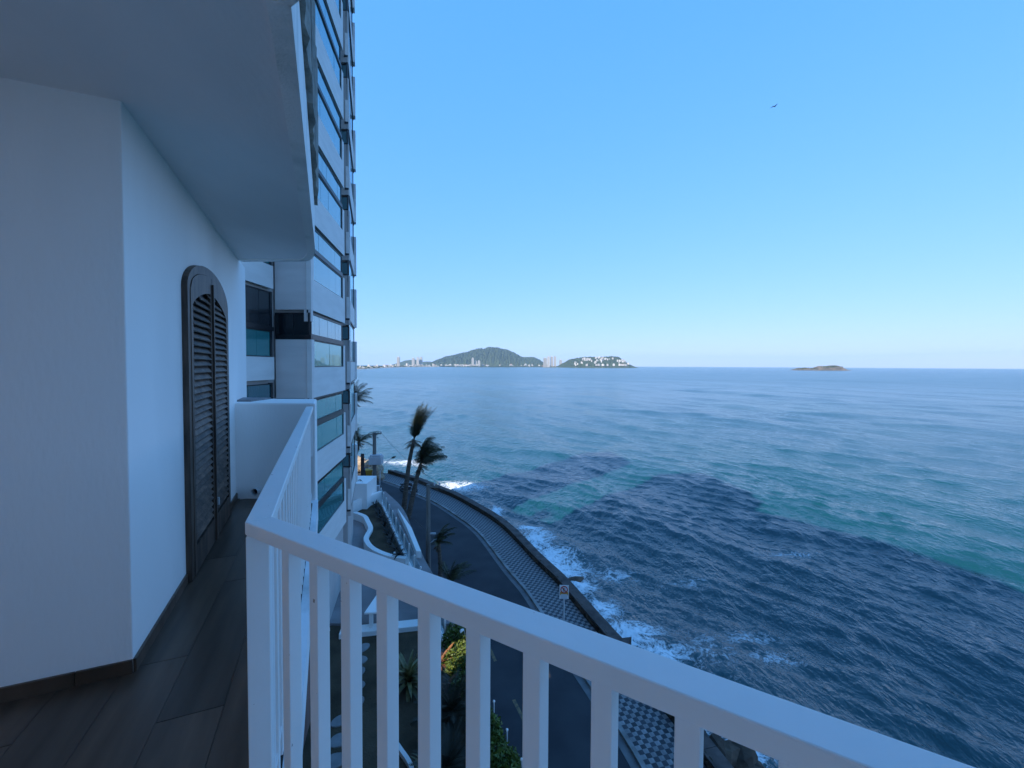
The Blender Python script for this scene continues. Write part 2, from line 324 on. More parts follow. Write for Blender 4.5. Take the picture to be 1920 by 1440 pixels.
# --- sea: fine grid by the shore, plain sheets to the horizon
def build_sea():
    def axis(a, b, c0, lo, hi, g):            # fine between lo and hi, widening outside
        l = [lo]; c = c0
        while l[-1] > a: c *= g; l.append(l[-1] - c)
        r = list(np.arange(lo + c0, hi, c0)); c = c0
        while r[-1] < b: c *= g; r.append(r[-1] + c)
        return np.array(l[::-1] + r)
    ax, ay = axis(-1500, 2600, .27, -6, 34, 1.022), axis(3.5, 3600, .27, 4, 52, 1.015)
    X, Y = np.meshgrid(ax, ay); ny, nx = X.shape; DX, DY = np.meshgrid(np.gradient(ax), np.gradient(ay)); SP = np.maximum(DX, DY)
    x0, x1, y0, y1 = ax[0], ax[-1], ay[0], ay[-1]
    Z = np.zeros_like(X); rng = np.random.RandomState(3)
    for k in range(64):
        lam = rng.uniform(.85, 2.4) if k < 22 else rng.uniform(2.4, 9) if k < 38 else rng.uniform(9, 26) if k < 52 else rng.uniform(26, 120)
        th = R(29) + rng.normal(0, .40 if k < 52 else .25); amp = (.0175 if k < 22 else .0070 if k < 38 else .0036 if k < 52 else .0016) * lam
        kk = 2 * np.pi / lam; q1, q2 = rng.uniform(0, 6.28, 2); tx, ty = math.cos(th), math.sin(th); al = X * tx + Y * ty; ac = -X * ty + Y * tx
        ph = kk * al + rng.uniform(0, 6.28) + 1.1 * np.sin(kk * .17 * ac + q1) + .8 * np.sin(kk * .07 * (ac + .6 * al) + q2)
        grp = .55 + .45 * np.sin(kk * .11 * al + 1.7 * np.sin(kk * .09 * ac + q2) + q1)
        wgt = np.clip(lam / (2.6 * SP) - 1, 0, 1)
        Z += amp * grp * wgt * (1.25 - 2 * np.abs(np.sin(ph / 2)) ** 1.25)
    fade = np.clip(np.minimum(np.minimum(X - x0, x1 - X) / 300, np.minimum((Y - y0) / 3, (y1 - Y) / 600)), 0, 1); Z *= fade
    sp = np.array([[p.x, p.y] for p in OUT]); D = np.full(X.shape, 1e9)
    for a, b in zip(sp[:-1], sp[1:]):
        d = b - a; L2 = d @ d + 1e-9; t = np.clip(((X - a[0]) * d[0] + (Y - a[1]) * d[1]) / L2, 0, 1)
        D = np.minimum(D, np.hypot(X - a[0] - t * d[0], Y - a[1] - t * d[1]))
    wob = .5 + .5 * np.sin(Y * .55 + 1.2 * np.sin(X * .4 + Y * .13)) * np.cos(Y * .21 + .6)
    F = np.clip(1 - D / (2.8 + 6.0 * wob), 0, 1) ** .7 * 1.0
    F *= np.clip((48 - Y) / 8, .12, 1)
    F = np.maximum(F, .48 * np.clip(1 - D / (9 + 7 * wob), 0, 1) * np.clip((34 - Y) / 8, 0, 1))
    for (u, v, rx, ry, s) in [(868, 913, 3.6, 2.4, .80), (845, 908, 2.5, 1.6, .66), (760, 868, 4.6, 2.4, .68), (735, 868, 3, 1.5, .62), (992, 986, 1.5, .9, .95), (1015, 992, 1.6, .8, .7), (1330, 1215, 1.5, 1.6, .55), (1450, 1230, 2.0, .9, .52), (1400, 1190, 2.2, .8, .50), (1290, 1090, 2.5, 1.0, .45), (1480, 1042, 3.5, .7, .50), (1150, 1075, 2.5, 1.4, .55),
                             (1040, 1040, 2.2, 3.0, .95), (1062, 1062, 2.0, 2.2, 1.0), (1086, 1095, 1.5, 1.4, 1.0), (1010, 1005, 1.8, 2.4, .9), (1130, 1140, 1.4, 1.6, .85), (1180, 1185, 2.2, 1.6, 1.0), (1240, 1225, 2.4, 1.2, .85), (1010, 1015, 1.6, 2.0, .85), (930, 955, 1.0, 2.0, .8), (1385, 1420, 1.5, 1.2, 1.0)]:
        p = G(u, v, 0); F = np.maximum(F, s * np.exp(-(((X - p.x) / rx) ** 2 + ((Y - p.y) / ry) ** 2)))
    V = np.stack([X, Y, Z], -1).reshape(-1, 3)
    i = np.arange(nx * ny).reshape(ny, nx); q = np.stack([i[:-1, :-1], i[:-1, 1:], i[1:, 1:], i[1:, :-1]], -1).reshape(-1, 4)
    n = len(V); B = 9800.
    ex = np.array([(-B, -400, 0), (B, -400, 0), (B, y0, 0), (-B, y0, 0), (-B, y1, 0), (B, y1, 0), (B, 13800, 0), (-B, 13800, 0), (x0, y0, 0), (x0, y1, 0), (x1, y0, 0), (x1, y1, 0)])
    eq = np.array([(0, 1, 2, 3), (4, 5, 6, 7), (3, 8, 9, 4), (10, 2, 5, 11)]) + n
    V = np.vstack([V, ex]); q = np.vstack([q, eq])
    me = bpy.data.meshes.new('sea'); me.vertices.add(len(V)); me.vertices.foreach_set('co', V.ravel())
    me.loops.add(q.size); me.loops.foreach_set('vertex_index', q.ravel().astype(np.int32)); me.polygons.add(len(q))
    me.polygons.foreach_set('loop_start', np.arange(0, q.size, 4, dtype=np.int32)); me.polygons.foreach_set('use_smooth', np.ones(len(q), bool))
    me.update(calc_edges=True); a = me.attributes.new('foam', 'FLOAT', 'POINT')
    c_ = me.attributes.new('chop', 'FLOAT', 'POINT'); c_.data.foreach_set('value', np.concatenate([np.clip((np.hypot(X, Y).ravel() - 60) / 500, 0, 1), np.ones(len(ex))]).astype(np.float32))   # ripples too fine for the far grid
    a.data.foreach_set('value', np.concatenate([F.ravel(), np.zeros(len(ex))]).astype(np.float32)); me.materials.append(SEA)
    tag(obj_from(me, 'sea'), kind='structure')
build_sea()

# --- land under everything, seawall face
land = [(p.x, p.y) for p in OUT] + [(-700, 20), (-700, -400), (60, -400)]
tag(MB().prism(land, -2, Z_ROAD - .06).build('ground', GROUND), kind='structure')

# --- road, kerb, pavement
near = [i for i in range(len(SH))]
KI = offset(SH, -1.70); KO = offset(SH, -1.86)
RL = crom([(5.5, -8), (2.6, 0), (1.0, 6), (-.1, 10), (-.75, 12.5), (-1.5, 15.2), (-2.6, 18), (-4.0, 21), (-5.2, 24), (-7, 28.5), (-9.4, 32.5), (-13, 38), (-17, 43), (-26, 49)], .5)
mr = MB()
road_poly = [(p.x, p.y) for p in KO] + [(far.x - 5, far.y + 1.5), (-26, 50)] + [(p.x, p.y) for p in reversed(RL)]
mr.add([(x, y, Z_ROAD) for x, y in road_poly], [tuple(range(len(road_poly)))])
tag(mr.build('road', ASPH), kind='structure')
def strip(name, a, b, z0, z1, m, **k):
    s = MB(); n = len(a)
    vs = [(p.x, p.y, z) for p in a for z in (z0, z1)] + [(p.x, p.y, z) for p in b for z in (z0, z1)]; fs = []
    for i in range(n - 1):
        A, B = 2 * i, 2 * n + 2 * i
        fs += [(A + 1, A + 3, B + 3, B + 1), (A, A + 1, A + 3, A + 2)[::-1], (B, B + 1, B + 3, B + 2)]
    fs += [(0, 1, 2 * n + 1, 2 * n), (2 * n - 2, 4 * n - 2, 4 * n - 1, 2 * n - 1)]
    return tag(s.add(vs, fs).build(name, m, **k))
tag(strip('kerb', KO, KI, Z_ROAD - .1, Z_ROAD + .13, KERB), kind='structure')
gut = offset(SH, -2.12)
tag(strip('gutter', gut, KO, Z_ROAD - .1, Z_ROAD + .012, mat('gutter_concrete', (.12, .12, .125), .85, (.17, .17, .17), 2, 6)), kind='structure')
walk = tag(strip('pavement', KI, SH, Z_ROAD - .1, Z_ROAD + .118, GROUT), kind='structure')
# checkered tiles
rows, tw = 10, 1.70 / 10
SHt = crom([(p.x, p.y) for p in SH], tw)
lm = MB().box(-tw * .482, tw * .482, -tw * .482, tw * .482, 0, .016).mesh('tile', TILEL)
dm = MB().box(-tw * .482, tw * .482, -tw * .482, tw * .482, 0, .016).mesh('tile', TILED)
cells = []
for i in range(len(SHt) - 1):
    a, b = SHt[i], SHt[i + 1]; d = (b - a).normalized(); n = Vector((-d.y, d.x))
    for j in range(rows):
        c = (a + b) / 2 + n * (tw * (j + .5)); cells.append((c, d, (i + j) % 2))
def seen_first(c): return (Vector((c[0].x, c[0].y)) - Vector((4.2, 14.4))).length
cells.sort(key=seen_first)
sl, sdk = MB(), MB()
for k, (c, d, par) in enumerate(cells):
    if k < 300:
        obj_from(lm if par else dm, 'tile', walk, (c.x, c.y, Z_ROAD + .118 - .006 * random.random()), (0, 0, math.atan2(d.y, d.x) + random.uniform(-.02, .02)))
    else:
        h = tw * .482; ax, ay = d * h, Vector((-d.y, d.x)) * h
        (sl if par else sdk).obox((c.x, c.y, Z_ROAD + .122), (ax.x, ax.y, 0), (ay.x, ay.y, 0), (0, 0, .008))
tag(sl.build('light_paving', TILEL, walk), kind='stuff'); tag(sdk.build('dark_paving', TILED, walk), kind='stuff')
# yellow centre dashes
for (ua, va, ub, vb) in [(917, 1213, 929, 1240), (963, 1312, 982, 1350)]:
    A, B = G(ua, va, Z_ROAD), G(ub, vb, Z_ROAD); s = MB(); d = (B - A).normalized(); n = Vector((d.y, -d.x, 0)) * .06
    s.add([A - n + Vector((0, 0, .004)), A + n + Vector((0, 0, .004)), B + n + Vector((0, 0, .004)), B - n + Vector((0, 0, .004))], [(0, 1, 2, 3)])
    tag(s.build('road_marking', YELLOW), kind='structure')

# --- stone parapet
par = empty('stone_parapet', (0, 0, 0), 'low dark rubble stone parapet with brown coping between chequered pavement and sea', 'wall')
PH = .50
strip('wall_core', offset(SH, .05), offset(SH, .42), -1.0, Z_ROAD + PH - .06, mat('parapet_mortar', (.030, .026, .022), .95, (.055, .045, .036), 4, 6, .6, 20), parent=par)
cs = crom([(p.x, p.y) for p in SH], 1.4); 
for i in range(len(cs) - 1):
    a, b = cs[i], cs[i + 1]; s = MB(); s.seg(a, b, .006, (b - a).length - .006, Z_ROAD + PH - .062, Z_ROAD + PH + .02 * random.random(), -.03, .50)
    s.build('coping', COPE, par)
stone_vars = []
def lump(r, seed, flat=1.0, sub=1):
    import bmesh
    bm = bmesh.new(); bmesh.ops.create_icosphere(bm, subdivisions=sub, radius=1); rr = random.Random(seed)
    for v in bm.verts: v.co *= rr.uniform(.74, 1.12); v.co = Vector((v.co.x * r[0], v.co.y * r[1], v.co.z * r[2]))
    me = bpy.data.meshes.new('stone'); bm.to_mesh(me); bm.free(); return me
for k in range(6):
    me = lump((.14, .06, .11), k); me.materials.append(STONE); stone_vars.append(me)
ss = crom([(p.x, p.y) for p in SH], .235); spots = []
for i in range(len(ss) - 1):
    a, b = ss[i], ss[i + 1]; d = (b - a).normalized()
    for j in range(2):
        spots.append((a.lerp(b, .5 + (j * .5 if i < len(ss) - 2 else 0)), d, Z_ROAD + .11 + .12 + j * .20))
spots.sort(key=lambda s: min((s[0] - Vector((4.6, 15))).length, (s[0] - Vector((-9, 44))).length + 8))
import bmesh
rest = bmesh.new()
for k, (p, d, z) in enumerate(spots):
    rot = (random.uniform(-.3, .3), random.uniform(-.3, .3), math.atan2(d.y, d.x)); me = stone_vars[k % 6]; sc = random.uniform(.85, 1.15)
    if k < 300: obj_from(me, 'stone', par, (p.x + d.y * .05, p.y - d.x * .05, z + random.uniform(-.02, .02)), rot, (sc, sc, sc))
    else:
        from mathutils import Euler
        t = bmesh.new(); t.from_mesh(me); t.transform(Matrix.Translation((p.x + d.y * .05, p.y - d.x * .05, z)) @ Euler(rot).to_matrix().to_4x4()); tmp = bpy.data.meshes.new('t'); t.to_mesh(tmp); t.free(); rest.from_mesh(tmp); bpy.data.meshes.remove(tmp)
me = bpy.data.meshes.new('far_rubble'); rest.to_mesh(me); rest.free(); me.materials.append(STONE); tag(obj_from(me, 'far_rubble', par), kind='stuff')

# --- rocks at the foot of the seawall, and the sunlit boulders at the end of the road
rock_me = []
for k in range(5):
    me = lump((.8, .6, .45), 20 + k, sub=2); me.materials.append(ROCK); rock_me.append(me)
for k, (u, v, z, s) in enumerate([(1352, 1418, .9, 1.2), (1385, 1446, .6, 1.3), (1335, 1432, 1.6, 1.1), (1300, 1378, 1.0, 1.0), (1420, 1475, .4, 1.3)]):
    p = G(u, v, z); o = obj_from(rock_me[k % 5], 'shore_rock', None, p, (random.random(), random.random(), random.random() * 6), (s, s, s))
    tag(o, ['brown wave washed rock at the seawall foot, middle of the group', 'low brown rock nearest the foam at the bottom edge', 'brown rock set against the seawall left of the wave washed ones', 'highest brown rock at the seawall foot tucked behind the rail', 'brown rock at the lowest right corner of the seawall foot'][k], 'rock', 'rocks at the foot of the seawall')
p = G(1078, 1085, 0); o = obj_from(rock_me[2], 'sea_rock', None, (p.x, p.y, -.12), (0, 0, .4), (.9, .6, .6)); tag(o, 'dark flat rock awash in the white foam near the no parking sign', 'rock')
p0 = G(1150, 1200, 3.6)
s = MB(); q = [G(1140, 1199, 3.9), G(1184, 1194, 3.9), G(1176, 1210, 3.9)]
s.prism([(a.x, a.y) for a in q], 3.55, 3.9); tag(s.build('drain_ledge', COPE), 'dark triangular stone ledge jutting from the parapet over the foam', 'ledge')
bould = []
for k in range(5):
    me = lump((.55, .5, .45), 40 + k, sub=2); me.materials.append(BOULD); bould.append(me)
k = 0
for row in range(5):
    for i in range(9):
        u = 667 + i * 5.6 + row * 1.5 + random.uniform(-2, 2); v = 861 + row * 5 + i * 1.9 + random.uniform(-1, 1)
        if u > 716: continue
        p = G(u, v, Z_ROAD + 1.25 - row * .22); s = random.uniform(.6, 1.15)
        o = obj_from(bould[k % 5], 'boulder', None, p, (random.random() * 3, random.random() * 3, random.random() * 6), (s, s, s)); k += 1
        tag(o, 'pale sunlit boulder in the rock heap where the road meets the sea', 'boulder', 'pale boulders heaped at the road end')

# --- terrace and garden levels
RLv = [p for p in RL]
def rl_x(y):
    for a, b in zip(RL, RL[1:]):
        if a.y <= y <= b.y: return a.x + (b.x - a.x) * (y - a.y) / (b.y - a.y)
    return RL[-1].x
bd = [y for y in np.arange(-6, 15.31, .7)] + [15.7]
gar = [(rl_x(y) - .16, y) for y in bd] + [(-12, 15.7), (-12, -6)]
tag(MB().prism(gar, Z_ROAD - .05, Z_GAR).build('garden_ground', SOIL), kind='structure')
tb = [15.72] + [y for y in np.arange(16.4, 33.1, .7)]
ter = [(rl_x(y) - .30, y) for y in tb] + [(-22, 33), (-22, 15.72)]
tag(MB().prism(ter, Z_ROAD - .05, Z_TER).build('terrace', PAVE), kind='structure')

# ================================================================== OUR BUILDING
ZF = EYE - 1.43; 
A = G(250, 1260, ZF); B0 = G(443, 935, ZF); ZC = EYE + 1.17
wd = Vector((B0.x - A.x, B0.y - A.y)).normalized(); Aw = Vector((A.x, A.y)); WN = Vector((wd.y, -wd.x))
t_end = on_line(A, B0, 462) * (Vector((B0.x - A.x, B0.y - A.y)).length); Bw = Aw + wd * t_end
ld = Vector((-.4, -.176)).normalized(); Lw = Aw + ld * 2.6
hb = empty('apartment_building', (0, 0, 0), 'white stucco apartment building whose balcony the photo is taken from', 'building')
top = 22.6
s = MB(); s.prism([Aw, Bw, Bw + Vector((-4.9, .35)), Lw + Vector((-3.5, 1.2)), Lw], ZF - .02, ZC + .01); s.build('balcony_wall', WHITE, hb, bevel=.005)
# railing geometry is needed for the slab outline
ZR = EYE - .43
C = G(459, 979, ZR); Nn = G(1632, 1440, ZR); Ff = G(574, 762.5, ZR)
C2 = Vector((C.x, C.y)); dN = (Vector((Nn.x, Nn.y)) - C2).normalized(); dF = (Vector((Ff.x, Ff.y)) - C2).normalized(); LF = (Vector((Ff.x, Ff.y)) - C2).length
nN = Vector((-dN.y, dN.x)); nF = Vector((dF.y, -dF.x))                   # outward normals
RW = .064
def corner(o):                                                          # corner of the two lines offset outward by o
    p, q = C2 + nN * o, C2 + nF * o; M2 = Matrix(((dN.x, -dF.x), (dN.y, -dF.y))); st = M2.inverted() @ (q - p); return p + dN * st[0]
# floor slab
e = .10
s = MB(); s.prism([corner(e) + dN * 4.2, corner(e), corner(e) + dF * (LF + .12), Bw + WN * -.02, Bw - wd * .5 + WN * -.3, Aw + WN * -.3, Lw + Vector((-.3, -.5)), Vector((-4, -3)), Vector((2.5, -4))], ZF - .22, ZF - .012)
s.build('floor_slab', DIRTY, hb)
# ceiling slab: same outline as the balcony, rounded far corner
K = G(538, 2, ZC); K2 = Vector((K.x, K.y)); E1 = G(588, 462, ZC); E2 = G(565, 488, ZC); E3 = G(455, 488.5, ZC)
arc = []
p0, p1, p2 = Vector((E1.x, E1.y)), None, Vector((E2.x, E2.y))
fd = (p0 - K2).normalized(); bd2 = (Vector((E3.x, E3.y)) - p2).normalized()
M2 = Matrix(((fd.x, -bd2.x), (fd.y, -bd2.y))); st = M2.inverted() @ (p2 - p0); p1 = p0 + fd * st[0]
for k in range(9):
    t = k / 8; arc.append((1 - t) ** 2 * p0 + 2 * t * (1 - t) * p1 + t * t * p2)
cpoly = [K2 + dN * 4.5, K2] + arc + [Vector((E3.x - .4, E3.y)), Vector((-8, 5)), Vector((-8, -6)), Vector((3.3, -6))]
s = MB(); s.prism(cpoly, ZC, ZC + .12); s.build('ceiling_slab', CEIL, hb)
# soffit drip strip along the edge and the fascia band
inner = lambda o: [K2 + dN * 4.4 - nN * o, K2 - nF * o - nN * .0] + [a - nF * o for a in arc]
fz0, fz1 = ZC - .012, ZC + .40
def band(name, line, z0, z1, th, m, **kw):
    s = MB()
    for a, b in zip(line, line[1:]): s.seg(a, b, 0, (b - a).length, z0, z1, -th, 0)
    return s.build(name, m, hb, **kw)
fl = [K2 + dN * 4.5, K2] + arc + [Vector((E3.x, E3.y))]
def band_out(line, z0, z1, th, m):
    s = MB()
    for a, b in zip(line, line[1:]): s.seg(a, b, 0, (b - a).length, z0, z1, -.06, th)
    return s.build('fascia', m, hb)
band_out(fl, fz0, fz1, .012, FASC)
fdir = (K2 - p0).normalized(); fn = Vector((-fdir.y, fdir.x)) ; fn = fn if fn.dot(nF) > 0 else -fn
Lf = (p0 - K2).length
def conc_piece(t0, t1, z0, z1, out):
    s = MB(); n = max(2, int((t1 - t0) / .10)); rr = random.Random(int(t0 * 100))
    prev = None; vs = []; fs = []
    for i in range(n + 1):
        t = t0 + (t1 - t0) * i / n; q = K2 - fdir * t; o = out + rr.uniform(-.012, .012)
        ring = [q - fn * .05, q + fn * o, q + fn * (o + rr.uniform(-.01, .01)), q - fn * .05]; zz = [z0, z0 + rr.uniform(-.015, .015), z1 + rr.uniform(-.02, .02), z1]
        vs += [(r.x, r.y, z) for r, z in zip(ring, zz)]
        if i: b = 4 * (i - 1); fs += [(b + j, b + (j + 1) % 4, b + 4 + (j + 1) % 4, b + 4 + j) for j in range(4)]
    fs += [(0, 1, 2, 3), (4 * n + 3, 4 * n + 2, 4 * n + 1, 4 * n)]
    s.add(vs, fs); s.build('broken_concrete', CONC, hb)
conc_piece(-.6, 1.15, fz1, fz1 + .75, .035); conc_piece(1.30, Lf - .02, fz1, fz1 + .75, .045)
s = MB(); s.seg(K2 - fdir * 1.14, K2 - fdir * 1.31, 0, .17, fz1, fz1 + .75, -.07, -.03) if False else s.obox((*(K2 - fdir * 1.225 - fn * .04), fz1 + .37), (*(fdir * .09), 0), (*(fn * .02), 0), (0, 0, .37)); s.build('bare_gap', BROWNW, hb)
# storeys above and below, the mass that shades the balcony
mass = [Vector((-3.3, 4.9)), Vector((-8.6, 4.9)), Vector((-8.6, -14)), Vector((1.5, -14)), Vector((1.5, -3.6))]
s = MB(); s.prism([(-7.65, 10.55), (-3.4, 4.93), (-8.5, 4.93), (-14.3, 10.55)], 21, 39.0); s.build('shadow_infill', WHITE, hb)  # unseen mass added to fill the notch in the shadow on the sea
s = MB(); s.prism(mass, ZC + .125, 39.0); s.build('upper_storeys', WHITE, hb)
s = MB(); s.prism([Vector((-5.0, 5.0)), Vector((-8.6, 4.9)), Vector((-8.6, -14)), Vector((1.5, -14)), Vector((1.5, -3.6)), Vector((-4.4, -2.2))], Z_ROAD, ZF - .23); s.build('lower_storeys', WHITE, hb)
s = MB(); s.prism([Vector((-4.7, -2.0)), Vector((-8.6, -1)), Vector((-8.6, -14)), Vector((1.5, -14)), Vector((1.5, -3.6))], ZF - .23, ZC + .12); s.build('living_room', WHITE, hb)
LA, LB = (-8.55, 4.9), (-14.45, 10.65); LL = 8.2
s = MB(); s.seg(LA, LB, 0, .12, Z_ROAD, 39, -.3, 0); s.seg(LA, LB, .121, 1.35, Z_ROAD, 14.6, -.3, 0); s.seg(LA, LB, .121, 1.35, 16.25, 39, -.3, 0); s.seg(LA, LB, 1.351, LL, Z_ROAD, 39, -.3, 0); s.build('sun_screen_wall', WHITE, hb)  # unseen wall added to block the sun, holed for the hedge's sunlit patch
# brown lower wall below the balcony edge, and the drip edge of the slab
bl = lambda y: Vector((-2.375 - .25 * y - .25, y))
s = MB(); P_, Q_ = bl(1.5), bl(12.6); kf = (Q_ - P_).length / 11.1; t_a, t_b = 7.7 * kf, 8.95 * kf; zt1 = EYE - 3.95
s.seg(P_, Q_, 0, t_a, Z_GAR - .3, zt1, -.3, 0); s.seg(P_, Q_, t_b, 11.1 * kf, Z_GAR - .3, zt1, -.3, 0); s.seg(P_, Q_, t_a + .001, t_b - .001, Z_GAR - .3, 10.0, -.3, 0); s.seg(P_, Q_, t_a + .001, t_b - .001, 11.6, zt1, -.3, 0); s.build('lower_wall', BROWNW, hb)  # opening added in the wall to let sun through to the hedge
# divider wall with a rim
s = MB(); dv0, dv1 = Dp(441, 755, 4.50), Dp(591, 757, 4.50)
s.prism([(-3.25, 4.50), (dv1.x, 4.50), (dv1.x - .235, 5.05), (-3.25, 5.05)], ZF - .2, dv0.z); s.build('divider_wall', WHITE, hb, bevel=.018)
s = MB(); s.box(-3.2, dv1.x - .75, 4.62, 5.0, dv0.z, dv0.z + .018); s.build('dirt_on_divider', mat('dirt', (.16, .15, .15), .95, (.30, .29, .30), 6, 6), hb)
p = Dp(482, 920, 4.49); s = MB(); s.tube([(p.x, 4.52, p.z), (p.x, 4.44, p.z)], .035, 12, cap=False); s.build('drain_spout', GALV, hb)
s = MB(); s.tube([(p.x, 4.502, p.z), (p.x, 4.492, p.z)], .032, 12); s.build('drain_hole', DARK, hb)
# skirting tiles
def skirt(P, Q, L, th=.012):
    n = int(L / .6) + 1
    for i in range(n):
        a, b = i * .6 + .001, min(L, i * .6 + .598)
        if b > a: s = MB(); s.seg(P, Q, a, b, ZF - .01, ZF + .062, 0, th); s.build('skirting', PLANK, hb)
skirt(Lw, Aw, 2.6 - .001); 
dl = on_line(A, B0, 342) * (B0 - A).length; dr = on_line(A, B0, 421) * (B0 - A).length
skirt(Aw, Aw + wd * (dl - .01), dl - .01); skirt(Aw + wd * (dr + .01), Bw, t_end - dr - .45)

# --- arched louvred door
DW = dr - dl; zs = EYE + .50; zt = EYE + .735; fwid = .062
def AR(x, off=0):                              # arch height at x (0..DW), inset by off
    r = DW / 2 - off; q = max(0, 1 - ((x - DW / 2) / r) ** 2); return zs + (zt - zs - off) * math.sqrt(q)
def W3(x, z, d): p = Aw + wd * (dl + x) + WN * d; return (p.x, p.y, z)
def arch_line(off, n=22):
    l = [(off, ZF + .004)]; l += [(DW / 2 - (DW / 2 - off) * math.cos(math.pi * k / n), zs + (zt - zs - off) * math.sin(math.pi * k / n)) for k in range(n + 1)]; l.append((DW - off, ZF + .004)); return l
def ring(o1, o2, d0, d1, name, m, par, sub=None):
    a, b = arch_line(o1), arch_line(o2); s = MB(); n = len(a); vs = []
    for (x, z) in a: vs += [W3(x, z, d0), W3(x, z, d1)]
    for (x, z) in b: vs += [W3(x, z, d0), W3(x, z, d1)]
    fs = []
    for i in range(n - 1):
        p, q = 2 * i, 2 * n + 2 * i; fs += [(p + 1, p + 3, q + 3, q + 1), (p, p + 2, p + 3, p + 1), (q, q + 1, q + 3, q + 2)]
    fs += [(0, 1, 2 * n + 1, 2 * n), (2 * n - 2, 4 * n - 2, 4 * n - 1, 2 * n - 1)]
    return s.add(vs, fs).build(name, m, par)
ring(0, fwid, 0, .034, 'door_frame', WOODF, hb)
s = MB(); a = arch_line(fwid - .002); s.add([W3(x, z, .006) for x, z in a], [tuple(range(len(a)))]); s.build('door_backing', VOID, hb)
for side in (0, 1):
    xa = fwid if side == 0 else DW / 2 + .006; xb = DW / 2 - .006 if side == 0 else DW - fwid
    lf = MB()
    def bar(x0, x1, z0, z1, d0=.012, d1=.038):
        za, zc_ = z1 if isinstance(z1, tuple) else (z1, z1)
        lf.add([W3(x0, z0, d0), W3(x1, z0, d0), W3(x1, zc_, d0), W3(x0, za, d0), W3(x0, z0, d1), W3(x1, z0, d1), W3(x1, zc_, d1), W3(x0, za, d1)], [(0, 3, 2, 1), (4, 5, 6, 7), (0, 1, 5, 4), (1, 2, 6, 5), (2, 3, 7, 6), (3, 0, 4, 7)])
    st_o, st_i = .052, .046
    so0, so1 = (xa, xa + st_o) if side == 0 else (xb - st_o, xb)
    si0, si1 = (xb - st_i, xb) if side == 0 else (xa, xa + st_i)
    bar(so0, so1, ZF + .01, (AR(so0, fwid) - .003, AR(so1, fwid) - .003)); bar(si0, si1, ZF + .01, AR((si0 + si1) / 2, fwid) - .004)
    ia, ib = (so1, si0) if side == 0 else (si1, so0)
    bar(ia, ib, ZF + .012, ZF + .20)
    # curved head panel
    n = 10; head = [(ia + (ib - ia) * i / n) for i in range(n + 1)]
    def low(x): return AR(x, fwid) - .125 - .05 * abs(x - DW / 2) / (DW / 2)
    for x0, x1 in zip(head, head[1:]):
        lf.add([W3(x0, low(x0), .012), W3(x1, low(x1), .012), W3(x1, AR(x1, fwid) - .003, .012), W3(x0, AR(x0, fwid) - .003, .012), W3(x0, low(x0), .038), W3(x1, low(x1), .038), W3(x1, AR(x1, fwid) - .003, .038), W3(x0, AR(x0, fwid) - .003, .038)], [(4, 5, 6, 7), (0, 1, 5, 4), (2, 3, 7, 6), (0, 3, 2, 1)])
    leaf = lf.build('door_leaf', WOODF, hb)
    z = ZF + .225
    while True:
        x0, x1 = ia, ib
        if side == 0:
            while x0 < x1 - .06 and low(x0) < z + .03: x0 += .008
        else:
            while x1 > x0 + .06 and low(x1) < z + .03: x1 -= .008
        if low((x0 + x1) / 2) < z + .02 or x1 - x0 < .07: break
        s = MB(); tl = random.uniform(-.003, .003)
        s.add([W3(x0, z, .036), W3(x1, z + tl, .036), W3(x1, z + .006 + tl, .040), W3(x0, z + .006, .040), W3(x0, z + .036, .010), W3(x1, z + .036 + tl, .010), W3(x1, z + .044 + tl, .012), W3(x0, z + .044, .012)],
              [(0, 1, 2, 3), (7, 6, 5, 4), (3, 2, 6, 7), (0, 4, 5, 1), (0, 3, 7, 4), (1, 5, 6, 2)])
        s.build('slat', WOOD, leaf); z += .0475
s = MB(); s.add([W3(DW / 2 - .012, ZF + .02, .036), W3(DW / 2 + .012, ZF + .02, .036), W3(DW / 2 + .012, AR(DW / 2, fwid) - .05, .036), W3(DW / 2 - .012, AR(DW / 2, fwid) - .05, .036), W3(DW / 2 - .012, ZF + .02, .052), W3(DW / 2 + .012, ZF + .02, .052), W3(DW / 2 + .012, AR(DW / 2, fwid) - .05, .052), W3(DW / 2 - .012, AR(DW / 2, fwid) - .05, .052)], [(0, 3, 2, 1), (4, 5, 6, 7), (0, 1, 5, 4), (1, 2, 6, 5), (2, 3, 7, 6), (3, 0, 4, 7)])
s.build('meeting_strip', WOODF, hb)
q = W3(DW / 2 + .03, ZF + .32, .05); s = MB(); s.obox(q, (*(wd * .008), 0), (*(WN * .012), 0), (0, 0, .03)); s.build('bolt', GALV, hb)

# --- floor planks
bf = tag(MB().prism([C2 + nF * .05, C2 + nF * .05 + dF * (LF + .02), Bw, Aw, Lw, Lw + Vector((0, -1.2)), Vector((-1.2, .2))], ZF - .05, ZF - .008).build('balcony_floor', GROUT), kind='structure')
pw = .23; org = corner(.03)
pm = MB().box(0, 1.196, -pw / 2 + .0009, pw / 2 - .0009, -.006, 0).mesh('plank', PLANK)
for r in range(12):
    for k in range(-3, 5):
        t0 = k * 1.2 + (r * .43) % 1.2 - (r > 0) * .9; c = org - nF * (pw * (r + .5)) + dF * t0
        t1 = 1.196
        if (c + dF * .0 - nF * 0).y < .1 or t0 > LF + .2: continue
        if r == 0 and t0 < 0: continue
        # keep within the divider
        L = min(1.196, (4.52 - c.y) / dF.y)
        if L < .1: continue
        o = obj_from(pm, 'plank', bf, (c.x, c.y, ZF), (0, 0, math.atan2(dF.y, dF.x)), (L / 1.196, 1, 1))

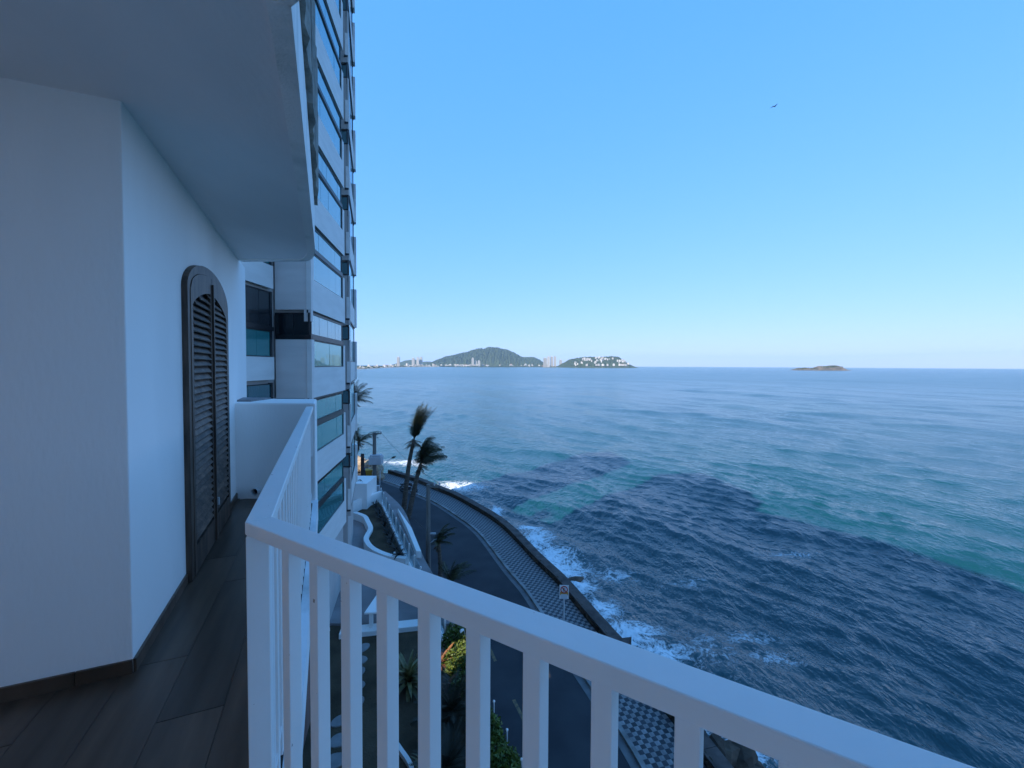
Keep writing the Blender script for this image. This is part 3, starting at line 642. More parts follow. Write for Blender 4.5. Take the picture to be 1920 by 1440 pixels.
# ================================================================== RAILING
rl = empty('balcony_railing', (C2.x, C2.y, ZF), 'white painted metal balcony railing with flat top rail and square balusters', 'railing')
rl.location = (0, 0, 0)
RH = .036
ci, co = corner(0), corner(RW)
end_n = 3.2
s = MB(); s.prism([ci, ci + dN * end_n, co + dN * end_n, co], ZR - RH, ZR); s.build('top_rail', RAILW, rl, bevel=.003)
s = MB(); s.prism([ci - (dN - dF) * .0005, co - (dN - dF) * .0005, co + dF * LF, ci + dF * LF], ZR - RH, ZR); s.build('top_rail', RAILW, rl, bevel=.003)
bw = .0165; WELD = mat('weld_bead', (.10, .085, .08), .8, (.25, .22, .2), 60, 3)
def bal(c, d, hw=bw):
    n = Vector((-d.y, d.x)) * (1 if Vector((-d.y, d.x)).dot(nN + nF) > 0 else -1); s = MB(); s.obox((c.x, c.y, (ZF + ZR - RH) / 2 - .03), (d.x * hw, d.y * hw, 0), (n.x * hw, n.y * hw, 0), (0, 0, (ZR - RH - ZF) / 2 + .03)); o_ = s.build('baluster', RAILW, rl, bevel=.002)
    for sg_ in (-1, 1):
        w_ = MB(); w_.obox((c.x + d.x * (hw + .004) * sg_ - n.x * hw * .6, c.y + d.y * (hw + .004) * sg_ - n.y * hw * .6, ZR - RH - .004), (d.x * .005, d.y * .005, 0), (n.x * .006, n.y * .006, 0), (0, 0, .005)); w_.build('weld', WELD, o_)
    return o_
mid = RW / 2
for k in range(24):
    s_ = .150 + .016 + .1205 * k; bal(C2 + nN * mid + dN * s_, dN)
n_f = int((LF - .25) / .12)
for k in range(n_f):
    bal(C2 + nF * mid + dF * (.17 + .12 * k), dF)
s = MB(); cm = corner(mid); b_ = (dN - dF).normalized(); n_ = Vector((-b_.y, b_.x))
s.obox((cm.x, cm.y, (ZF + ZR - RH) / 2 - .03), (*(dF * .028), 0), (*(nF * .028), 0), (0, 0, (ZR - RH - ZF) / 2 + .03)); s.build('corner_post', RAILW, rl, bevel=.003)
for d, n, L in ((dN, nN, end_n), (dF, nF, LF)):
    s = MB(); a = corner(mid) + d * .03; c = a + d * (L / 2); s.obox((c.x, c.y, ZF + .09), (*(d * (L / 2 - .03)), 0), (*(n * .012), 0), (0, 0, .012)); s.build('bottom_rail', RAILW, rl)
p = ci + dF * (LF - .07); s = MB(); s.obox((*(p + nF * mid), ZR - .3), (*(dF * .005), 0), (*(nF * .03), 0), (0, 0, .2)); s.build('wall_plate', RAILW, rl)

# ================================================================== NEIGHBOURING TOWER
tw_ = empty('apartment_tower', (0, 0, 0), 'tall white apartment tower with teal glazed balconies beyond the divider wall', 'building')
S1 = (Vector((-7.62, 10.6)), Vector((-7.66, 13.72))); S2 = (Vector((-7.75, 14.0)), Vector((-6.57, 14.0)))
S3 = (Vector((-6.57, 14.0)), Vector((-7.27, 18.6))); S4 = (Vector((-7.9, 19.3)), Vector((-7.34, 19.3))); S5 = (Vector((-7.34, 19.3)), Vector((-8.90, 24.2)))
ZB = EYE + 1.79; FH = 2.90
core = [(-7.72, 10.6), (-7.85, 14.15), (-6.75, 14.15), (-7.42, 18.62), (-8.0, 19.4), (-7.52, 19.42), (-9.1, 24.3), (-14.5, 24.3), (-14.5, 10.6)]
MB().prism(core, Z_TER - .2, 40.5).build('core_wall', TOWERG, tw_)
def windows(seg, z0, z1, a, b, n, m, depth=.02, fr=.02, frame=True, name='window'):
    P, Q = seg
    wq = MB(); wq.seg(P, Q, a, b, z0, z0 + .03, depth - .03, depth + .025); wq.seg(P, Q, a, b, z1 - .03, z1, depth - .03, depth + .025)
    wq.seg(P, Q, a, a + .04, z0 + .031, z1 - .031, depth - .03, depth + .024); wq.seg(P, Q, b - .04, b, z0 + .031, z1 - .031, depth - .03, depth + .024)
    W = wq.build(name, DARK, tw_)
    wdt = (b - a - .08) / n
    for i in range(n):
        s = MB(); j = random.uniform(-.004, .004); s.seg(P, Q, a + .04 + wdt * i + .006, a + .04 + wdt * (i + 1) - .006, z0 + .032, z1 - .032, depth - .012 + j, depth + j); s.build('pane', m, W)
def lseg(sg): return (sg[1] - sg[0]).length
for k in range(-3, 8):
    z = ZB + FH * k; L3 = lseg(S3); L2 = lseg(S2); L1 = lseg(S1); L5 = lseg(S5); L4 = lseg(S4)
    # face toward the sea
    s = MB(); s.seg(*S3, 0, L3, z, z + 1.02, -.15, 0); s.seg(*S3, 0, .30, z + 1.02, z + 1.93, -.15, 0); s.seg(*S3, L3 - .28, L3, z + 1.02, z + 1.93, -.15, 0)
    s.build('balcony_panel', TOWERW, tw_)
    windows(S3, z + 1.02, z + 1.92, .30, L3 - .28, 4, GLASST if k < 0 else GLASS, -.05)
    s = MB(); s.seg(*S3, -.02, L3 - .3, z + 1.935, z + 2.09, -.16, -.005); s.build('glazing_rail', DARK, tw_)
    windows(S3, z + 2.09, z + 2.80, -.05, L3 - .3, 8, GLASST if k < -1 else GLASS, -.06)
    s = MB(); s.seg(*S3, 0, L3 - .02, z + 2.80, z + FH - .004, -.14, -.10); s.build('soffit_shadow_strip', DARK, tw_)  # near-black strip, shade of the recess under the slab put into the colour
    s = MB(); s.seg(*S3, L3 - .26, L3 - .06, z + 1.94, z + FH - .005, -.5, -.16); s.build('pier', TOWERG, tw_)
    # face toward us
    s = MB(); s.seg(*S2, 0, L2 + .0, z, z + 1.93, -.12, 0); s.seg(*S2, L2 - .25, L2, z + FH - .50, z + FH - .003, -.12, 0) if False else None
    s.build('end_wall', TOWERP, tw_)
    s = MB(); s.seg(*S2, L2 - .24, L2 - .002, z - .38, z - .002, -.12, -.001); s.build('end_wall', TOWERP, tw_)
    s = MB(); s.seg(*S2, .0, L2 - .02, z + 1.932, z + 2.05, -.14, .012); s.build('glazing_rail', DARK, tw_)
    windows(S2, z + 2.05, z + 2.80, -.02, L2 - .02, 2, GLASSD if k != -2 else GLASS, -.04)
    # set-back side face
    zz = z + .62
    s = MB(); s.seg(*S1, 0, L1 + .03, zz, zz + .72, -.12, 0); s.build('balcony_panel', TOWERW, tw_)
    windows(S1, zz + .72, zz + 1.55, 0, L1 - .12, 4, GLASST, -.03)
    s = MB(); s.seg(*S1, 0, L1 + .02, zz + 1.555, zz + 1.68, -.15, .012); s.build('glazing_rail', DARK, tw_)
    windows(S1, zz + 1.68, zz + 2.78, 0, L1 - .1, 5, GLASSD if k > -2 else GLASS, -.04)
    s = MB(); s.seg(*S1, L1 - .10, L1 + .0, zz + .72, zz + 2.8, -.14, -.03); s.build('mullion', DARK, tw_)
    # far bays
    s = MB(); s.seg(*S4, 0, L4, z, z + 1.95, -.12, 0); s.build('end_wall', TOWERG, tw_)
    s = MB(); s.seg(*S4, 0, L4, z + 1.955, z + 2.22, -.12, -.004); s.build('lintel', TOWERG, tw_); windows(S4, z + 2.25, z + 2.84, .1, L4 - .02, 1, GLASS, -.04)
    s = MB(); s.seg(*S5, 0, L5, z + .3, z + 1.25, -.12, 0); s.seg(*S5, L5 - .35, L5 + .06, z + .3, z + 2.4, -.12, .10); s.build('balcony_panel', TOWERW, tw_)
    s = MB(); s.seg(*S5, -.01, L5, z + .22, z + .298, -.16, .004); s.build('slab_edge', DARK, tw_)
    windows(S5, z + 1.25, z + 3.05, 0.02, L5 - .36, 6, GLASS if k < 1 else GLASSD, -.04)
zb = ZB - 3 * FH
# ground floor under the tower
s = MB(); s.prism([(-5.98, 12.68), (-6.70, 15.4), (-9, 15.4), (-9, 12.68)], Z_GAR - .2, EYE - 4.6 if False else zb - .01); s.build('ground_floor_wall', TOWERP, tw_)
s = MB(); s.seg((-5.98, 12.68), (-6.70, 15.4), .55, 1.35, Z_GAR + .5, Z_GAR + 1.75, -.02, .05); w_ = s.build('window_surround', WPAINT, tw_)
s = MB(); s.seg((-5.98, 12.68), (-6.70, 15.4), .62, 1.28, Z_GAR + .57, Z_GAR + 1.68, .045, .056); s.build('pane', GLASSD, w_)
s = MB(); s.seg((-5.98, 12.68), (-6.70, 15.4), 0, 2.81, Z_GAR, Z_GAR + .12, 0, .05); s.build('plinth', WPAINT, tw_)
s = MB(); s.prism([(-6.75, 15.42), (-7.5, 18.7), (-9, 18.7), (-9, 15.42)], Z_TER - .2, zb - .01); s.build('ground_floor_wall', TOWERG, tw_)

# second tower further along, hidden from the balcony but for the shade it throws over the sea
t2 = empty('apartment_block', (0, 0, 0), 'further apartment block standing behind the white glazed tower', 'building')
MB().prism([(-24, 29.02), (-18.5, 29.02), (-19.8, 37.5), (-24, 37.5)], Z_ROAD, 43).build('wall', WHITE, t2)
MB().prism([(-24, 24.4), (-13.6, 24.4), (-18.45, 29.0), (-24, 29.0)], Z_ROAD, 20.0).build('shade_block', WHITE, t2)  # unseen low block added to keep the sun off road and pavement

# ================================================================== TERRACE
def poly_w(px, z): return [G(u, v, z) for u, v in px]
zt_ = Z_TER + .42
pl_px = [(664.6, 960), (683, 967), (689.6, 977), (695, 989.6), (690, 1000), (686.5, 1010), (694, 1023), (710, 1033), (733, 1041), (763, 1046)]
pc = crom([(p.x, p.y) for p in poly_w(pl_px, zt_)], .16)
bed = empty('planter_bed', (0, 0, 0), 'white kidney shaped planter bed of dark soil on the terrace', 'planter')
a, b = offset(pc, -.13), offset(pc, .13)
strip('curved_rim', b, a, Z_TER, zt_, WPAINT, parent=bed)
bk0, bk1 = G(663, 958, zt_), G(716, 936, zt_ )
s = MB(); s.seg((bk0.x, bk0.y), (bk1.x, bk1.y), -.05, (bk1 - bk0).length, Z_TER, zt_ + .55, -.22, 0); s.build('back_wall', WPAINT, bed)
FA, FB = G(717, 937, Z_TER + .12), G(839, 1198, Z_TER + .12)       # foot of the glass fence
fdv = Vector((FB.x - FA.x, FB.y - FA.y)); FLn = fdv.length; fdv.normalize(); FA2 = Vector((FA.x, FA.y)); FN = Vector((-fdv.y, fdv.x))
def fp(t, o=0): return FA2 + fdv * t + FN * o
soil = [(p.x, p.y) for p in offset(pc, .0)]
side = [fp(t, -.35) for t in np.linspace(0, 1, 8) * (((pc[-1] - FA2).dot(fdv)))]
sp_ = [(p.x, p.y) for p in pc] + [(p.x, p.y) for p in reversed(side)]
MB().prism(sp_, Z_TER + .002, zt_ - .12).build('bed_soil', SOIL, bed)
# dark spiky plants along the fence side of the bed
def blade(L, wid, bend, n=5, fold=.25):
    s = MB(); vs = []; fs = []
    for i in range(n + 1):
        t = i / n; x = L * (math.sin(bend * t) / bend if bend > .01 else t); z = -L * (1 - math.cos(bend * t)) / bend if bend > .01 else 0
        ww = wid * (math.sin(math.pi * min(1, .18 + .82 * t)) ** .7 if t < 1 else .02)
        vs += [(x, -ww, z + fold * ww), (x, 0, z), (x, ww, z + fold * ww)]
        if i: b = 3 * (i - 1); fs += [(b, b + 1, b + 4, b + 3), (b + 1, b + 2, b + 5, b + 4)]
    return s.add(vs, fs)
dk = [blade(.42, .035, bnd).mesh('leaf', DKRED, True) for bnd in (.5, .9, 1.3)]
Lb = (pc[-1] - FA2).dot(fdv)
for i in range(15):
    t = .5 + (Lb - 1.0) * i / 14; p = fp(t, -.62 + random.uniform(-.12, .06)); sc = random.uniform(.8, 1.35)
    o = empty('spiky_shrub', (p.x, p.y, zt_ - .12), f'{ORD[i]} dark spiky shrub from the far end of the row along the glass fence', 'shrub', 'spiky shrubs in the planter bed')
    for k in range(14):
        obj_from(dk[k % 3], 'leaf', o, (0, 0, .05 + .02 * (k % 4)), (0, -R(random.uniform(15, 78)), k * 2.4 + random.random()), (sc, sc, sc))
# fence
gf = empty('glass_fence', (0, 0, 0), 'clear glass fence on a white kerb along the edge of the terrace', 'fence')
s = MB(); s.seg(fp(0), fp(FLn), 0, FLn, Z_TER - .1, Z_TER + .12, -.02, .20); s.build('base_kerb', WPAINT, gf)
npn = 13; pwid = FLn / npn
for i in range(npn + 1):
    p = fp(i * pwid, -.09); s = MB(); s.box(p.x - .03, p.x + .03, p.y - .03, p.y + .03, Z_TER + .12, Z_TER + .98 + .02 * (i % 3)); s.build('post', WPAINT, gf)
    if i < npn:
        a, b = fp(i * pwid + .05, -.09), fp((i + 1) * pwid - .05, -.09); s = MB(); s.seg(a, b, 0, pwid - .1, Z_TER + .17, Z_TER + .95, -.006, .006); s.build('glass_panel', FENCEG, gf)
# retaining wall between terrace and road, with its broad white coping
rw = empty('retaining_wall', (0, 0, 0), 'white retaining wall with a broad coping between the glass fence and the road', 'wall')
ca = [G(746, 953, Z_TER + .35), G(772, 990, Z_TER + .35), G(790, 1034, Z_TER + .35)]; cb = [G(747, 956, Z_TER + .35), G(764, 992, Z_TER + .35), G(780.5, 1033, Z_TER + .35)]
MB().prism([(p.x, p.y) for p in ca] + [(p.x, p.y) for p in reversed(cb)], Z_ROAD - .05, Z_TER + .35).build('coping', WPAINT, rw)
rwl = crom([(rl_x(y) - .38, y) for y in np.arange(-5, 33, 1.5)], .5)
strip('wall', offset(rwl, -.07), rwl, Z_ROAD - .05, Z_GAR - .06, WPAINT, parent=rw)
# low white wall between terrace and garden
lw = MB(); a, b = G(640, 1175, Z_TER + .1), G(785, 1160, Z_TER + .1); lw.seg((a.x, a.y), (b.x, b.y), 0, (b - a).length, Z_GAR - .1, Z_TER + .1, 0, .46)
tag(lw.build('low_wall', WPAINT, bevel=.02), 'low white wall between the paved terrace and the dark garden', 'wall')
lw = MB(); a, b = G(818, 1228, Z_GAR + .35), G(838, 1223, Z_GAR + .35); lw.seg((a.x, a.y), (b.x, b.y), -.4, (b - a).length, Z_GAR - .1, Z_GAR + .35, 0, .22)
tag(lw.build('garden_ledge', WPAINT, bevel=.02), 'short pale garden ledge catching the sun beside the yellow hedge', 'ledge')
# table
q = [G(683, 1149, Z_TER + .72), G(711, 1108, Z_TER + .72), G(737, 1108, Z_TER + .72), G(731, 1147, Z_TER + .72)]
tb_ = empty('terrace_table', (0, 0, 0), 'white angular table on a short pedestal on the terrace paving', 'table')
MB().prism([(p.x, p.y) for p in q], Z_TER + .66, Z_TER + .72).build('table_top', WPAINT, tb_)
c = sum((Vector((p.x, p.y)) for p in q), Vector((0, 0))) / 4; p = G(700, 1152, Z_TER + .6)
for f in (.22, .7):
    r_ = Vector((q[0].x, q[0].y)).lerp(Vector((q[3].x, q[3].y)), f) + Vector((0, .14)); MB().box(r_.x - .06, r_.x + .06, r_.y - .06, r_.y + .06, Z_TER, Z_TER + .66).build('pedestal', WPAINT, tb_)
p = G(740, 1052, Z_TER); tag(MB().box(p.x - .05, p.x + .05, p.y - .05, p.y + .05, Z_TER, Z_TER + .45).build('marker_post', WPAINT, bevel=.01), 'short white post beside the curved planter rim', 'post')
# white walls of the plot behind
bw_ = empty('boundary_wall', (0, 0, 0), 'white boundary wall and raised planter past the tower foot', 'wall')
a, b = Dp(660, 935, 27.5), Dp(688, 935, 27.5)
MB().box(a.x - 1.5, b.x, 27.5, 29.5, Z_ROAD, Dp(680, 907, 27.5).z).build('wall', WPAINT, bw_)
a, b = G(664, 944, Z_TER + .45), G(693, 931, Z_TER + .45); s = MB(); s.seg((a.x, a.y), (b.x, b.y), 0, (b - a).length, Z_TER, Z_TER + .45, -.15, .1); s.build('planter_rim', WPAINT, bw_)
a = Dp(676, 905, 28.2)
for i in range(3):
    o = empty('potted_shrub', (a.x - .5 + .32 * i, 28.1, a.z - .05), f'{ORD[i]} small dark shrub from the left on top of the white boundary wall', 'shrub', 'shrubs on the boundary wall')
    for k in range(12): obj_from(dk[k % 3], 'leaf', o, (0, 0, 0), (0, -R(random.uniform(20, 85)), k * 2.4), (.9, .9, .9))

# ================================================================== GARDEN
for si, (u, v, r_) in enumerate([(679, 1214, .25), (673.5, 1237, .25), (670, 1259, .24), (669, 1285, .24), (667, 1315, .24), (638, 1350, .23), (635, 1387, .24), (627, 1426, .27)]):
    p = G(u, v, Z_GAR + .03); s = MB(); s.disc((p.x, p.y), r_ * 1.05, r_ * .85, Z_GAR - .02, Z_GAR + .03, 18, .05, random.random())
    tag(s.build('stepping_stone', STEP, bevel=.008), f'{ORD[si]} round grey stepping stone counted from the low white wall', 'stepping stone', 'stepping stones across the garden')
ed = crom([(p.x, p.y) for p in [G(738, 1385, Z_GAR + .1), G(752, 1406, Z_GAR + .1), G(767, 1428, Z_GAR + .1), G(774, 1450, Z_GAR + .1), G(776, 1490, Z_GAR + .1)]], .12)
tag(strip('garden_edging', offset(ed, -.05), offset(ed, .05), Z_GAR - .05, Z_GAR + .12, WPAINT), 'thin curved white edging strip in the dark garden bed', 'edging')
def rosette(name, loc, label, cat, group, meshes, n, s0, s1, e0, e1, parent_stem=True):
    o = empty(name, loc, label, cat, group)
    for k in range(n):
        f = k / n; el = e0 + (e1 - e0) * f + random.uniform(-6, 6); sc = s0 + (s1 - s0) * f; sc *= random.uniform(.85, 1.12)
        obj_from(meshes[k % len(meshes)], 'leaf', o, (0, 0, .12 + .18 * f), (random.uniform(-.2, .2), -R(el), k * 2.39996 + random.uniform(-.2, .2)), (sc, sc, sc))
    return o
ag = [blade(1.0, .075, b_, 6, .5).mesh('leaf', LEAF, True) for b_ in (.5, .9, 1.3)]
p = G(766, 1292, Z_GAR); rosette('agave', (p.x, p.y, Z_GAR), 'large spiky agave with long striped leaves among the railing bars', 'plant', None, ag, 44, .80, .95, 8, 82)
p = G(728, 1240, Z_GAR); 
def pinnate(L, n, droop, wl, wid, up=.35):
    s = MB(); P = [Vector((0, 0, 0))]; d = Vector((1, 0, 0))
    for i in range(n): d = (d + Vector((0, 0, -droop / n))).normalized(); P.append(P[-1] + d * L / n)
    s.tube(P, [.014 * (1 - .7 * i / n) for i in range(n + 1)], 4)
    for i in range(2, n + 1):
        t = i / n; l = wl * math.sin(math.pi * (.12 + .82 * t)) ** .8; d = (P[i] - P[i - 1]).normalized()
        for sg in (-1, 1):
            for h in (0, .5):
                b = P[i] - d * (L / n) * h; tip = b + d * l * .55 + Vector((0, sg * l * .82, up * l * .5 - .12 * l)); sd_ = d * wid
                s.add([b - sd_, b + sd_, tip], [(0, 1, 2)] if sg < 0 else [(0, 2, 1)])
    return s
cy = [pinnate(1.15, 14, dr_, .24, .014).mesh('leaf', CYCAD) for dr_ in (.5, .8, 1.1)]
p = G(846, 1352, Z_GAR); rosette('cycad', (p.x, p.y, Z_GAR), 'dark feathery cycad in shade between the hedge and the agave', 'plant', None, cy, 34, 1.0, .9, 12, 78)
p = G(838, 1462, Z_GAR); rosette('cycad', (p.x, p.y, Z_GAR), 'dark feathery cycad at the bottom edge below the railing', 'plant', None, cy, 30, .9, .85, 20, 80)
p = G(790, 1448, Z_GAR); rosette('fern_plant', (p.x, p.y, Z_GAR), 'small grey green rosette plant at the end of the curved edging', 'plant', None, ag, 20, .34, .30, 10, 80)
ti = [blade(.55, .055, b_, 5, .3).mesh('leaf', RED, True) for b_ in (.6, 1.0, 1.5)]
for si, (u, v) in enumerate([(836, 1246), (828, 1252), (822, 1258), (846, 1300), (857, 1306), (835, 1312)]):
    p = G(u, v, Z_GAR + .2); rosette('ti_plant', (p.x, p.y, Z_GAR + .1), f'{ORD[si]} copper leaved ti plant counted from the pale garden ledge', 'plant', 'copper ti plants beside the hedge', ti, 18, 1.0, .9, 10, 80)
# hedge along the road edge: one sunlit clump, dark ends
def hedge(path, hgt, wid, n, label, name='hedge'):
    h = empty(name, (0, 0, 0), label, 'hedge'); cl = crom(path, .1); f = MB(); st_ = MB()
    for k in range(n):
        i = random.randrange(len(cl) - 1); c = cl[i]; 
        while True:
            a_, b_ = random.uniform(-1, 1), random.uniform(0, 1)
            if abs(a_) ** 3 + max(0, b_ - .55) / .45 * abs(b_) ** 2 < 1.05 and (abs(a_) > .5 or b_ > .55 or random.random() < .25): break
        lum = .12 * math.sin(i * .5) + .08 * math.sin(i * 1.3 + 2)
        d = (cl[i + 1] - cl[i]).normalized(); nn = Vector((d.y, -d.x)); p = Vector((c.x + nn.x * a_ * wid * (1 + lum), c.y + nn.y * a_ * wid * (1 + lum), Z_GAR - .1 + hgt * b_ * (1 + lum)))
        ax = Vector((random.gauss(0, 1), random.gauss(0, 1), random.gauss(.2, .7))).normalized(); ay = ax.cross(Vector((random.gauss(0, 1), random.gauss(0, 1), random.gauss(0, 1)))).normalized()
        L, W = random.uniform(.05, .085), random.uniform(.022, .036)
        f.add([p - ax * L, p + ay * W, p + ax * L, p - ay * W], [(0, 1, 2, 3)])
    tag(f.build('foliage', HEDGE, h), kind='stuff')
    for i in range(0, len(cl), 4):
        c = cl[i]; st_.tube([(c.x, c.y, Z_GAR - .15), (c.x + random.uniform(-.1, .1), c.y + random.uniform(-.1, .1), Z_GAR + hgt * .7)], .018, 5)
    tag(st_.build('stems', TRUNK, h), kind='stuff'); return h
hp = [(p.x, p.y) for p in [G(858, 1200, Z_GAR + .5), G(862, 1240, Z_GAR + .5), G(876, 1300, Z_GAR + .5)]]
hedge([(hp[0][0], hp[0][1] + .5), hp[0], hp[1], hp[2]], .85, .48, 5200, 'dense leafy hedge with a yellow green sunlit patch beside the road')
hq = [(p.x, p.y) for p in [G(900, 1345, Z_GAR + .3), G(925, 1395, Z_GAR + .3), G(950, 1450, Z_GAR + .3), G(968, 1500, Z_GAR + .3)]]
hedge(hq, .6, .38, 4200, 'shaded broad leafed hedge by the white stakes at the lower road edge')
# stakes
for (u, v, h_, lb_) in [(926, 1346, .55, 'upper of the slim white stakes beside the lower shaded hedge'), (950.5, 1402, .55, 'middle slim white stake beside the lower shaded hedge'), (978, 1460, .55, 'lowest slim white stake at the bottom edge by the shaded hedge'), (867, 1214, .5, 'slim white stake behind the sunlit yellow green hedge')]:
    p = G(u, v, Z_GAR + .1); o = empty('garden_stake', (p.x, p.y, Z_GAR), lb_, 'stake', 'white stakes along the hedge')
    s = MB(); s.tube([(0, 0, 0), (0, 0, h_)], .022, 8); q_ = s.build('shaft', GALV); q_.parent = o
    s = MB(); s.tube([(0, 0, h_), (0, 0, h_ + .03), (0, 0, h_ + .05)], [.034, .034, .012], 8); q_ = s.build('cap', WPAINT); q_.parent = o
p = G(868, 1181, Z_GAR + .8); o = empty('garden_spotlight', (p.x, p.y, Z_GAR), 'small white spotlight on a thin bent stem above the hedge', 'spotlight')
s = MB(); s.tube([(.12, 0, 0), (.10, 0, .5), (.05, 0, .75), (0, 0, .8)], .010, 6); s.build('stem', GALV).parent = o
s = MB(); s.tube([(.03, 0, .82), (-.02, -.02, .80), (-.10, -.05, .77)], [.03, .05, .06], 10); s.build('lamp_head', WPAINT).parent = o

# ================================================================== PALMS
def frond_mesh(L, d, wind, g, n=16, wl=.55, wid=.012, name='frond', m=FROND, hang=.5, dens=2):
    s = MB(); P = [Vector((0, 0, 0))]; d = Vector(d).normalized()
    for i in range(n):
        d = (d + Vector(wind) * (i / n) * .22 + Vector((0, 0, -g)) * (i / n)).normalized(); P.append(P[-1] + d * L / n)
    s.tube(P, [.035 * (1 - .8 * i / n) for i in range(n + 1)], 4)
    for i in range(2, n + 1):
        t = i / n; l = wl * (math.sin(math.pi * (.15 + .78 * t)) ** .7); dd = (P[i] - P[i - 1]).normalized()
        sidev = dd.cross(Vector((0, 0, 1))); sidev = sidev.normalized() if sidev.length > .05 else Vector((1, 0, 0))
        for sg in (-1, 1):
            for h in range(dens):
                b = P[i] - dd * (L / n) * h / dens; rr = random.uniform
                dirv = (dd * .7 + sidev * sg * rr(.5, .9) + Vector(wind) * .35 + Vector((0, 0, -hang * rr(.4, 1.2)))).normalized()
                mid_ = b + dirv * l * .55; tip = b + dirv * l * rr(.6, 1.15) + Vector((0, 0, -.18 * l * hang)); sd_ = dd * wid
                s.add([b - sd_, b + sd_, mid_ + sd_ * .8, tip, mid_ - sd_ * .8], [(0, 1, 2, 3, 4)])
    return s.mesh(name, m)
def palm(base, path, rad, crown, label, n, L, elev, az, wind, g, m=FROND, hang=.5, dry=8, wl=.55, nseg=16, name='palm_tree', group=None):
    o = empty(name, base, label, 'palm tree', group); T = [Vector(p) - Vector(base) for p in path]
    Pn = []; 
    for a_, b_ in zip(T, T[1:]):
        for k in range(5): Pn.append(a_.lerp(b_, k / 5))
    Pn.append(T[-1]); rs = [rad * (1.25 - .5 * i / len(Pn)) * (1 + .05 * (i % 2)) for i in range(len(Pn))]
    s = MB(); s.tube(Pn, rs, 9); s.build('trunk', TRUNK).parent = o
    for k in range(n):
        e_, a_ = R(random.uniform(*elev)), R(random.uniform(*az)); l = L * random.uniform(.8, 1.1)
        obj_from(frond_mesh(l, (math.cos(e_) * math.sin(a_), math.cos(e_) * math.cos(a_), math.sin(e_)), wind, g, nseg, wl, m=m, hang=hang), 'frond', o, T[-1])
    for k in range(dry):
        a_ = random.uniform(0, 6.28); e_ = R(random.uniform(-70, -10))
        obj_from(frond_mesh(L * random.uniform(.18, .34), (math.cos(e_) * math.sin(a_), math.cos(e_) * math.cos(a_), math.sin(e_)), wind, .1, 6, .28, m=DRY, hang=.8, name='dry_frond'), 'dry_frond', o, T[-1] - Vector((0, 0, random.uniform(0, .35))))
    return o
b_ = G(757, 958, Z_ROAD); Yp = b_.y
palm(b_, [b_, Dp(762, 905, Yp), Dp(768, 862, Yp), Dp(776, 824, Yp)], .17, None, 'tallest palm with swept up crown on a thin leaning trunk by the road', 38, 2.95, (52, 89), (0, 180), (.22, 0, .10), .012, hang=.25, dry=22, wl=.75)
b_ = G(765, 972, Z_ROAD); Yp = b_.y
palm(b_, [b_, Dp(775, 925, Yp), Dp(782, 893, Yp), Dp(789, 870, Yp)], .17, None, 'shorter palm with ragged drooping crown leaning right beside the tallest palm', 34, 2.35, (30, 89), (0, 200), (.36, 0, -.1), .10, hang=.8, dry=24, wl=.72)
b_ = Dp(659, 900, 41); c_ = Dp(666, 752, 41)
palm(Vector((b_.x, 41, Z_ROAD)), [(b_.x, 41, Z_ROAD), Dp(662, 820, 41), c_], .16, None, 'palm crown emerging from behind the tower at the level of the sea', 22, 2.1, (-5, 80), (0, 360), (.4, 0, 0), .12, hang=.8, dry=10)
b_ = Dp(662, 890, 39.5); c_ = Dp(673, 828, 39.5)
palm(Vector((b_.x, 39.5, Z_ROAD)), [(b_.x, 39.5, Z_ROAD), Dp(666, 860, 39.5), c_], .15, None, 'small palm leaning past the tower edge beside the utility pole', 13, 2.2, (5, 80), (0, 360), (.4, 0, 0), .13, hang=.7, dry=12, m=FRONDG)
Yp = 22.6; b_ = Dp(825, 1104, Yp)
palm(Vector((b_.x, Yp, Z_ROAD)), [(b_.x, Yp, Z_ROAD), Dp(826, 1060, Yp), Dp(822, 1018, Yp)], .11, None, 'young palm with few fronds beside the nearer utility pole', 9, 1.25, (30, 85), (20, 200), (.5, 0, 0), .10, m=FRONDG, hang=.5, dry=5, wl=.34)
Yp = 20.5; b_ = Dp(848, 1150, Yp)
palm(Vector((b_.x, Yp, Z_ROAD)), [(b_.x, Yp, Z_ROAD), Dp(849, 1120, Yp), Dp(848, 1090, Yp)], .10, None, 'lowest young palm just above the top rail by the road', 10, 1.25, (25, 85), (0, 360), (.4, 0, 0), .10, m=FRONDG, hang=.5, dry=3, wl=.34)

# ================================================================== STREET FURNITURE
def taper_pole(o, h, r0, r1, m=POLE):
    s = MB(); s.tube([(0, 0, 0), (0, 0, h)], [r0, r1], 10); s.build('pole_shaft', m).parent = o
Yg = 23.6; gb = Dp(801, 1108, Yg); gt = Dp(803, 908, Yg)
g_ = empty('utility_pole', (gt.x, Yg, Z_ROAD), 'nearer grey utility pole with short crossarm rising above the road', 'utility pole'); hg = gt.z - Z_ROAD
taper_pole(g_, hg, .15, .105)
s = MB(); s.obox((.32, 0, hg - .14), (.40, 0, 0), (0, .05, 0), (0, 0, .05)); s.build('crossarm', POLE).parent = g_
for x in (.62, .35): s = MB(); s.tube([(x, 0, hg - .09), (x, 0, hg), (x, 0, hg + .08), (x, 0, hg + .12)], [.02, .05, .05, .02], 8); s.build('insulator', GALV).parent = g_
zb_ = Dp(805, 1000, Yg).z - Z_ROAD
s = MB(); s.obox((.16, -.02, zb_), (.26, 0, 0), (0, .04, 0), (0, 0, .035)); s.build('bracket', GALV).parent = g_
s = MB(); s.tube([(.12, 0, zb_ - .55), (.35, 0, zb_ - .35), (.52, 0, zb_ - .30)], .025, 6); s.build('stay', GALV).parent = g_
